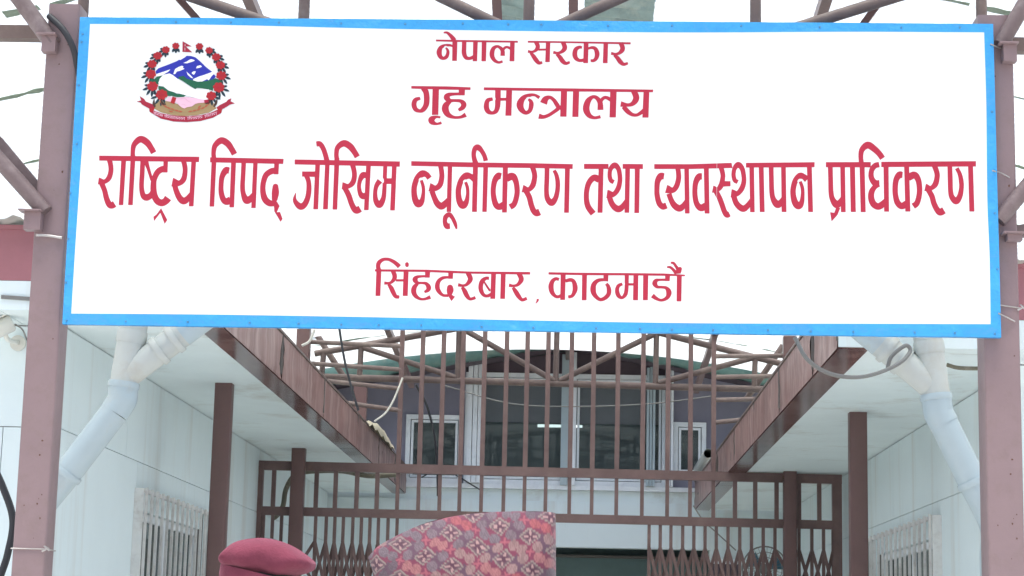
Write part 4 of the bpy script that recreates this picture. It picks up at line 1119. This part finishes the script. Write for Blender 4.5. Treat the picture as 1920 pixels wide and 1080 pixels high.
E('finger_line', '''S 620,735,6 650,760,5 690,780,5
S 560,740,5 600,730,5 640,740,5
S 575,805,5 600,800,5 625,815,5''', 'pinkl', 4, step=.25, parent=em)
E('bangle', 'S 492,715,46 480,750,50 468,790,46', 'red', 4, parent=em)
E('cuff', 'P 845,750 895,742 905,790 850,790', 'dred', 4, parent=em)
gl = ''
for x, y, a in ((350, 800, 40), (385, 825, 35), (425, 845, 30), (470, 860, 25), (520, 875, 15), (560, 885, 10), (330, 770, 60), (900, 790, 120), (870, 820, 140), (830, 845, 150), (780, 862, 155), (730, 875, 165), (680, 885, 170), (450, 885, 10), (790, 830, 140)):
    dx, dy = 26*math.cos(R(a)), 26*math.sin(R(a)); gl += f'S {x-dx:.0f},{y-dy:.0f},4 {x},{y},20 {x+dx:.0f},{y+dy:.0f},4\n'
E('grain', gl, 'brown', 3, parent=em)
E('scroll', '''P 75,700 130,735 150,765 235,800 262,830 240,872 330,905 450,930 640,942 800,930 920,902 1010,862 990,840 1030,810 1110,770 1130,745 1170,728 1160,765 1215,790 1150,805 1130,820 1060,860 1050,905 950,960 800,1000 640,1012 480,1005 330,970 195,890 190,850 100,800 90,780 38,768 95,752''', 'dred', 2, parent=em)
E('scroll_fold', '''P 190,850 262,830 240,880 200,895
P 1020,880 990,840 1060,860 1050,905''', 'red', 3, parent=em)
# tiny motto strokes along the scroll
mt_ = ''
def arcpt(t):   # t 0..1 along the scroll
    x = 240+760*t; y = 892+68*(1-((x-625)/385)**2)**1.0; return x, y
random.seed(3)
for (a, b) in ((.0, .15), (.17, .50), (.53, .77), (.80, 1.0)):
    x0, y0 = arcpt(a); x1, y1 = arcpt(b); xm, ym = arcpt((a+b)/2)
    mt_ += f'S {x0:.0f},{y0-4:.0f},5 {xm:.0f},{ym-4:.0f},5 {x1:.0f},{y1-4:.0f},5\n'
    n = int((b-a)*40)
    for k in range(n):
        t = a+(b-a)*(k+.5)/n; x, y = arcpt(t); h = 26
        if k % 3 == 0: mt_ += f'S {x:.0f},{y-4:.0f},5 {x+2:.0f},{y+h:.0f},5\n'
        elif k % 3 == 1: mt_ += f'S {x+8:.0f},{y:.0f},5 {x-6:.0f},{y+10:.0f},5 {x+6:.0f},{y+h-4:.0f},5\n'
        else: mt_ += f'S {x-8:.0f},{y+6:.0f},6 {x:.0f},{y+18:.0f},7 {x+8:.0f},{y+6:.0f},6\n'
    if b-a > .14:
        x, y = arcpt(a+.05); mt_ += f'S {x-14:.0f},{y-6:.0f},6 {x-4:.0f},{y-20:.0f},6 {x+12:.0f},{y-14:.0f},6\n'
E('motto', mt_, 'pink', 4, step=.25, parent=em)
fl = [(508, 105, 48), (390, 150, 52), (292, 222, 58), (225, 320, 62), (210, 440, 70), (230, 585, 72), (340, 685, 78),
      (790, 112, 50), (905, 160, 50), (990, 238, 58), (1040, 335, 62), (1050, 460, 68), (1020, 600, 76), (930, 700, 66)]
for i, (x, y, r_) in enumerate(fl):
    tx = ''; 
    for k in range(7):
        a = 2*math.pi*k/7+i*.5; tx += f'C {x+r_*.25*math.cos(a):.0f},{y+r_*.22*math.sin(a):.0f},{r_*.75:.0f} {x+r_*.62*math.cos(a):.0f},{y+r_*.52*math.sin(a):.0f},{r_*.62:.0f}\n'
    lf = ''
    out = -1 if x < 640 else 1
    for k, ang in enumerate((160, 125, 95, 70, 190) if out < 0 else (20, 55, 85, 110, -10)):
        if i in (0, 7): ang = (60, 90, 120, 75, 105)[k]
        dx, dy = math.cos(R(ang)), math.sin(R(ang)); L_ = r_*(1.55 if k < 3 else 1.2)
        lf += f'S {x+dx*r_*.5:.0f},{y+dy*r_*.5:.0f},14 {x+dx*L_*.8:.0f},{y+dy*L_*.8:.0f},30 {x+dx*L_*1.15:.0f},{y+dy*L_*1.15:.0f},5\n'
    E('leaf', lf, 'leaf', 1.5, parent=em)
    fo_ = E('flower', tx, 'red', 5, parent=em)
    E('flower_vein', f'S {x-r_*.4:.0f},{y+r_*.1:.0f},5 {x:.0f},{y-r_*.1:.0f},5 {x+r_*.4:.0f},{y+r_*.15:.0f},5\nS {x-r_*.1:.0f},{y-r_*.45:.0f},4 {x+r_*.05:.0f},{y+r_*.3:.0f},4', 'dred', 6, step=.25, parent=em)
for ln_ in ('''S 250,740,10 245,790,30 260,830,20
S 330,740,14 350,790,26 390,800,12
S 1000,740,10 985,790,30 960,830,18
S 930,740,14 900,780,26 860,790,12''').splitlines(): E('stem', ln_, 'dbrown', 4, parent=em)

# ------------------------------------------------------------------ people (only their headgear reaches into the picture)
def skin_obj(name, verts, edges, rad, m_, parent, sub=2, root=0):
    me = bpy.data.meshes.new(name); me.from_pydata([Vector(v)-parent.location for v in verts], edges, [])
    o = bpy.data.objects.new(name, me); COL.objects.link(o); o.parent = parent
    sk = o.modifiers.new('skin', 'SKIN'); sk.use_smooth_shade = True
    for i, r_ in enumerate(rad):
        d_ = me.skin_vertices[0].data[i]; d_.radius = r_ if isinstance(r_, tuple) else (r_, r_); d_.use_root = (i == root)
    s = o.modifiers.new('sub', 'SUBSURF'); s.levels = sub; s.render_levels = sub
    me.materials.append(m_); return o
def person(x, y, H, label, top, legs, hs=1.0):
    p = empty('person', (x, y, 0), label, 'person')
    k = H/1.72
    def q(dx, dy, z): return (x+dx*k, y+dy*k, z*k)
    # body (continuous): pelvis, spine, neck, arms, legs
    V = [q(0,0,.95), q(0,0,1.12), q(0,-.01,1.30), q(0,0,1.43), q(0,.01,1.50), q(0,.015,1.56),
         q(-.17,0,1.40), q(-.21,.0,1.12), q(-.20,.06,.88), q(-.19,.09,.80), q(.17,0,1.40), q(.21,0,1.12), q(.20,.06,.88), q(.19,.09,.80),
         q(-.10,0,.88), q(-.11,.01,.50), q(-.115,-.02,.09), q(-.12,.14,.04), q(.10,0,.88), q(.11,.01,.50), q(.115,-.02,.09), q(.12,.14,.04)]
    Ed = [(0,1),(1,2),(2,3),(3,4),(4,5),(3,6),(6,7),(7,8),(8,9),(3,10),(10,11),(11,12),(12,13),(0,14),(14,15),(15,16),(16,17),(0,18),(18,19),(19,20),(20,21)]
    rr = [(.11,.075),(.10,.07),(.11,.07),(.07,.05),.055,.052,.045,.042,.036,.03,.045,.042,.036,.03,.06,.05,.04,.03,.06,.05,.04,.03]
    skin_obj('body', V, Ed, [tuple(c*k for c in r_) if isinstance(r_, tuple) else r_*k for r_ in rr], M['skin'], p)
    def rings(L, name, m_):
        mb = MB(); n = 28; vv = []; fs = []
        for (cx, cy, z, rx, ry) in L:
            for t in range(n):
                a = 2*math.pi*t/n; wv = 1+.02*math.sin(a*5+z*9)
                vv.append(q(cx+rx*wv*math.cos(a), cy+ry*wv*math.sin(a), z))
        for a in range(len(L)-1):
            for t in range(n): fs.append((a*n+t, a*n+(t+1) % n, (a+1)*n+(t+1) % n, (a+1)*n+t))
        fs.append(tuple(reversed(range(n)))); fs.append(tuple((len(L)-1)*n+t for t in range(n)))
        return mb.add(vv, fs, True).build(name, m_, p)
    rings([(0,0,.78,.185,.13), (0,0,.80,.19,.135), (0,0,.95,.185,.13), (0,0,1.10,.175,.125), (0,0,1.25,.195,.13), (0,0,1.36,.20,.125), (0,0,1.42,.195,.105), (0,.005,1.46,.125,.085), (0,.01,1.485,.07,.072)], 'jacket', top)
    for sd_ in (-1, 1):
        mb = MB().tube([q(sd_*.135,0,1.405), q(sd_*.185,0,1.38), q(sd_*.215,.0,1.27), q(sd_*.222,.01,1.12), q(sd_*.212,.05,.98), q(sd_*.203,.075,.86)],
                  [.060*k,.072*k,.068*k,.058*k,.050*k,.044*k], 18)
        mb.build('sleeve', top, p)
        mb = MB().tube([q(sd_*.085,0,.92), q(sd_*.095,0,.80), q(sd_*.105,.01,.52), q(sd_*.112,-.01,.28), q(sd_*.118,-.01,.07)], [.085*k,.10*k,.078*k,.070*k,.066*k], 18)
        mb.build('trouser_leg', legs, p)
    for s in (-1, 1):
        MB().tube([q(s*.118,-.08,.05), q(s*.118,-.02,.06), q(s*.12,.08,.05), q(s*.12,.18,.035)], [.035*k,.05*k,.045*k,.03*k], 14).build('shoe', M['shoe'], p)
        # hand: palm and five bent fingers
        hx, hy, hz = q(s*.19, .09, .80)
        hb = [(hx,hy,hz), (hx,hy+.02,hz-.05), (hx,hy+.03,hz-.09)]; he = [(0,1),(1,2)]; hr = [(.022,.03),(.016,.042),(.014,.04)]
        for f_ in range(4):
            b0 = len(hb); oy = -.028+.019*f_; L_ = (.028,.034,.036,.030)[3-f_]
            hb += [(hx, hy+.03+oy, hz-.10), (hx-s*.006, hy+.03+oy, hz-.10-L_), (hx-s*.022, hy+.03+oy, hz-.10-L_*1.7)]
            he += [(2, b0), (b0, b0+1), (b0+1, b0+2)]; hr += [.0095, .0085, .007]
        b0 = len(hb); hb += [(hx-s*.012, hy+.055, hz-.045), (hx-s*.02, hy+.072, hz-.075)]; he += [(1, b0), (b0, b0+1)]; hr += [.011, .009]
        skin_obj('hand', hb, he, hr, M['skin'], p, 1)
    # head: shaped ellipsoid facing +Y (away from the viewer)
    hc = Vector(q(0, .02, 1.60)); vv = []; fs = []; nU, nV = 28, 20
    for j in range(nV+1):
        ph = -math.pi/2+math.pi*j/nV
        for i in range(nU):
            th = 2*math.pi*i/nU; cx = math.cos(ph)*math.cos(th); cy = math.cos(ph)*math.sin(th); cz = math.sin(ph)
            wx = .076*(1-.18*max(0, -cz)); wy = .098*(1-.10*max(0, -cz)); z = .118*cz
            X_ = wx*cx; Y_ = wy*cy+(.012*max(0, -cz) if cy > 0 else 0)
            Y_ += .024*math.exp(-((cx/.18)**2))*math.exp(-((cz+.12)/.16)**2)*(cy > 0)
            Y_ -= .008*math.exp(-(((abs(cx)-.38)/.16)**2))*math.exp(-((cz-.05)/.10)**2)*(cy > 0)
            Y_ += .006*math.exp(-((cx/.28)**2))*math.exp(-((cz+.48)/.07)**2)*(cy > 0)
            vv.append((hc.x+X_*k, hc.y+Y_*k, hc.z+z*k))
    for j in range(nV):
        for i in range(nU): fs.append((j*nU+i, j*nU+(i+1) % nU, (j+1)*nU+(i+1) % nU, (j+1)*nU+i))
    h = MB().add(vv, fs, True).build('head', M['skin'], p)
    hv = [(hc.x+(v[0]-hc.x)*1.05, hc.y+(v[1]-hc.y)*1.05-.004, hc.z+(v[2]-hc.z)*1.04) for v in vv]
    hf = [f for f in fs if (sum(hv[i][2] for i in f)/4-hc.z > .045*k) or (sum(hv[i][1] for i in f)/4 < hc.y-.01 and sum(hv[i][2] for i in f)/4-hc.z > -.05*k)]
    MB().add(hv, hf, True).build('hair', M['hair'], h)
    for s in (-1, 1):
        e = hc+Vector((s*.078*k, .0, -.01))
        MB().tube([e+Vector((0, -.012, .028)), e+Vector((s*.012, -.018, .01)), e+Vector((s*.008, -.008, -.02)), e+Vector((0, .004, -.03))], [.006, .010, .009, .005], 8).build('ear', M['skin'], h)
        MB().tube([hc+Vector((s*.03*k, .085*k, .006)), hc+Vector((s*.03*k, .094*k, .006))], .009, 10).build('eye', M['hair'], h)
    MB().tube([hc+Vector((-.022, .092*k, -.052*k)), hc+Vector((0, .099*k, -.054*k)), hc+Vector((.022, .092*k, -.052*k))], .004, 6).build('mouth', M['fascia'], h)
    return p, hc, k

# man in the brocade cap, close to the camera
YT = 2.9
capc = at(880, 1080, Y=YT)
pa, hc, kk = person(float(at(905, 1080, Y=YT)[0]), YT, 1.72, 'person seen from behind in a patterned pink and grey brocade cap, nearest the viewer', M['jacket'], M['trouser'])
# silhouette of the cap in the picture plane of YT
topl = crom([(690, 1045, 0), (712, 1022, 0), (757, 998, 0), (800, 980, 0), (850, 968, 0), (905, 961, 0), (960, 959, 0), (1005, 958.5, 0), (1038, 961, 0), (1042, 966, 0)], 8)[:, :2]
botl = np.array([(735, 1175), (1040, 1175)])
nU, nV = 220, 60
def cappt(u, v):
    """u 0..1 left to right, v 0 crest .. 1 rim; returns silhouette px"""
    t = u*(len(topl)-1); i = min(int(t), len(topl)-2); a = topl[i]+(topl[i+1]-topl[i])*(t-i)
    b = np.array([735+(1043-735)*u, 1175.])
    lx = 0
    return a*(1-v)+b*v
cells = []
def brocade(px, py):
    """woven pattern colour in fabric coordinates"""
    zx, zy = (px-680)*5.05, (py-950)*5.05
    zx += 14*math.sin(zy*.011+1)+9*math.sin(zx*.008+zy*.017); zy += 12*math.sin(zx*.009)+6*math.sin(zx*.021+zy*.013)
    dx, dy = zx-1360, zy-510
    det = (-215*118-262*205)
    s = (dx*118-dy*262)/det; t = (-215*dy-205*dx)/det
    si, ti = round(s), round(t)
    rx = dx-(si*-215+ti*262); ry = dy-(si*205+ti*118)
    h = (math.sin(si*12.9898+ti*78.233)*43758.5453) % 1; h2 = (math.sin(si*39.3+ti*11.1)*9631.7) % 1
    d1 = abs(rx)/112+abs(ry)/96
    beige = (.33, .27, .25); grey = (.20, .15, .18); dark = (.13, .06, .09)
    if d1 < .98:
        if d1 > .80: return beige
        if d1 > .72: return (.20, .13, .14)
        for ax, ay, lx, ly in ((0, -38, 12, 22), (0, 40, 12, 22), (-42, 0, 24, 12), (42, 0, 24, 12)):
            if ((rx-ax)/lx)**2+((ry-ay)/ly)**2 < 1: return (.50, .32, .31)
        return dark if d1 < .5 else (.16, .09, .12)
    # circles between
    base = (.24, .065, .11)
    best = None
    for k_, (ca, cb, kind) in enumerate(((.5, -.17, 0), (.5, .17, 0), (-.5, -.17, 0), (-.5, .17, 0), (.22, .5, 1), (-.22, .5, 1), (.22, -.5, 1), (-.22, -.5, 1), (0, .5, 2), (0, -.5, 2), (.5, .5, 3), (-.5, .5, 3), (.5, -.5, 3), (-.5, -.5, 3))):
        cx, cy = ca*-215+cb*262, ca*205+cb*118
        ex, ey = rx-cx, ry-cy; rr_ = math.hypot(ex, ey)
        A_, B_ = round((si+ca)*2), round((ti+cb)*2)
        hh = (math.sin(A_*7.13+B_*3.77)*4375.85) % 1
        if kind == 3:
            if rr_ < 42 and (abs(ex) < 9 or abs(ey) < 9 or rr_ < 14) : return (.44, .13, .17)
            continue
        if kind == 2:
            u_ = (ex*.9+ey*.45); v_ = (-ex*.45+ey*.9)
            if abs(u_) < 62 and abs(v_) < 72: best = (.16, .09, .13)
            continue
        if rr_ < 50:
            colr = ((.42, .12, .14), (.44, .19, .20), (.36, .22, .22), (.22, .17, .20))[int(hh*4) % 4] if kind == 0 else ((.23, .17, .20), (.36, .23, .23), (.18, .13, .16))[int(hh*3) % 3]
            f_ = .82 if (int(rr_/9) % 2) else 1.08
            return tuple(c*f_ for c in colr)
    return best or base
vv = []; fs = []; cl = []
depth = .098
for side in (0, 1):
    for j in range(nV+1):
        v = j/nV
        for i in range(nU+1):
            u = i/nU
            # bulge depth: ridge at v=0, oval band at the rim
            pxy = cappt(u, v)
            ue = 2*u-1
            ov = math.sqrt(max(0, 1-abs(ue)**2.4))
            yb = depth*ov*(math.sin(min(1, v*1.15)*math.pi/2)**.75)
            P3 = at(pxy[0], pxy[1], Y=YT)
            wr_ = .0012*math.sin(u*31+v*5)+.0010*math.sin(u*12-v*9)
            yy_ = YT-yb-wr_ if side == 0 else YT+yb
            vv.append((P3[0], yy_, P3[2])); cl.append((pxy[0]+(0 if side == 0 else 37), pxy[1]))
    b0 = side*(nU+1)*(nV+1)
    for j in range(nV):
        for i in range(nU):
            q = (b0+j*(nU+1)+i, b0+(j+1)*(nU+1)+i, b0+(j+1)*(nU+1)+i+1, b0+j*(nU+1)+i+1); fs.append(q if side == 0 else q[::-1])
def brocade_mat():
    Mx = mat('brocade_cloth', (.3, .1, .12), .85, .15, bump=.12, bscale=260); n = Mx.node_tree.nodes; l = Mx.node_tree.links
    vc = n.new('ShaderNodeVertexColor'); vc.layer_name = 'weave'
    nz = n.new('ShaderNodeTexNoise'); nz.inputs['Scale'].default_value = 60; geo = n.new('ShaderNodeNewGeometry'); l.new(geo.outputs['Position'], nz.inputs['Vector'])
    mr = n.new('ShaderNodeMapRange'); mr.inputs[3].default_value = .46; mr.inputs[4].default_value = .64; l.new(nz.outputs[0], mr.inputs[0])
    vm = n.new('ShaderNodeVectorMath'); vm.operation = 'SCALE'; l.new(vc.outputs[0], vm.inputs[0]); l.new(mr.outputs[0], vm.inputs['Scale'])
    l.new(vm.outputs[0], n['Principled BSDF'].inputs['Base Color'])
    n['Principled BSDF'].inputs['Sheen Weight'].default_value = .15
    return Mx
M['brocade'] = brocade_mat()
cap = MB().add(vv, fs, True).build('brocade_cap', M['brocade'], pa)
at_ = cap.data.color_attributes.new('weave', 'FLOAT_COLOR', 'POINT')
buf = np.ones((len(vv), 4), np.float32)
for i, (x, y) in enumerate(cl): buf[i, :3] = brocade(x, y)
at_.data.foreach_set('color', buf.ravel())

# soldier in the maroon beret
YBt = 5.6
pb, hcb, kb = person(float(at(500, 1080, Y=YBt)[0]), YBt, 1.83, 'person seen from behind in a maroon felt beret pulled down to the right', M['uniform'], M['uniform'])
sil_top = crom([(416, 1052, 0), (420, 1040, 0), (431, 1026, 0), (448, 1015, 0), (470, 1010, 0), (495, 1009, 0), (520, 1013, 0), (545, 1022, 0), (567, 1035, 0), (584, 1048, 0), (591, 1058, 0)], 5)[:, :2]
sil_bot = crom([(416, 1053, 0), (418, 1058, 0), (428, 1064, 0), (445, 1071, 0), (468, 1080, 0), (495, 1086, 0), (520, 1087, 0), (545, 1082, 0), (570, 1076, 0), (584, 1070, 0), (591, 1059, 0)], 5)[:, :2]
vv = []; fs = []; n1 = len(sil_top); n2 = 40
for i in range(n1):
    a = at(*sil_top[i], Y=YBt); b = at(*sil_bot[i], Y=YBt); c = (a+b)/2; hgt = (a[2]-b[2])/2
    ue = 2*i/(n1-1)-1; dep = .125*math.sqrt(max(0, 1-ue*ue))**.9
    for k in range(n2):
        t = 2*math.pi*k/n2
        zz = c[2]+hgt*math.sin(t)*(abs(math.sin(t))**-.1 if abs(math.sin(t)) > .01 else 1)
        ww = dep*math.cos(t)
        fold = .004*math.sin(i*.35+k*.5)*abs(math.cos(t))+.003*math.sin(i*.6-k*.3)
        vv.append((c[0]+(a[0]-b[0])*.5*math.sin(t), YBt+ww+fold, zz))
for i in range(n1-1):
    for k in range(n2): fs.append((i*n2+k, i*n2+(k+1) % n2, (i+1)*n2+(k+1) % n2, (i+1)*n2+k))
bt = MB().add(vv, fs, True).build('beret', M['felt'], pb)
# headband under the fold
xc_b = float(at(489, 1080, Y=YBt)[0]); zb0 = float(at(440, 1070, Y=YBt)[2])
pts = []
for k in range(41):
    t = 2*math.pi*k/40; pts.append((xc_b+.113*math.cos(t), YBt+.114*math.sin(t), zb0-.002-.024*(math.cos(t)+1)))
bd = MB(); vv = []; fs = []
for (x, y, z) in pts[:-1]: vv += [(x, y, z+.02), (x*1.0+(x-xc_b)*.03, y+(y-YBt)*.03, z-.005), (x, y, z-.035)]
n = 40
for k in range(n):
    for c in range(2): fs.append((k*3+c, k*3+c+1, ((k+1) % n)*3+c+1, ((k+1) % n)*3+c))
bd.add(vv, [f[::-1] for f in fs], True).build('headband', M['felt'], pb)
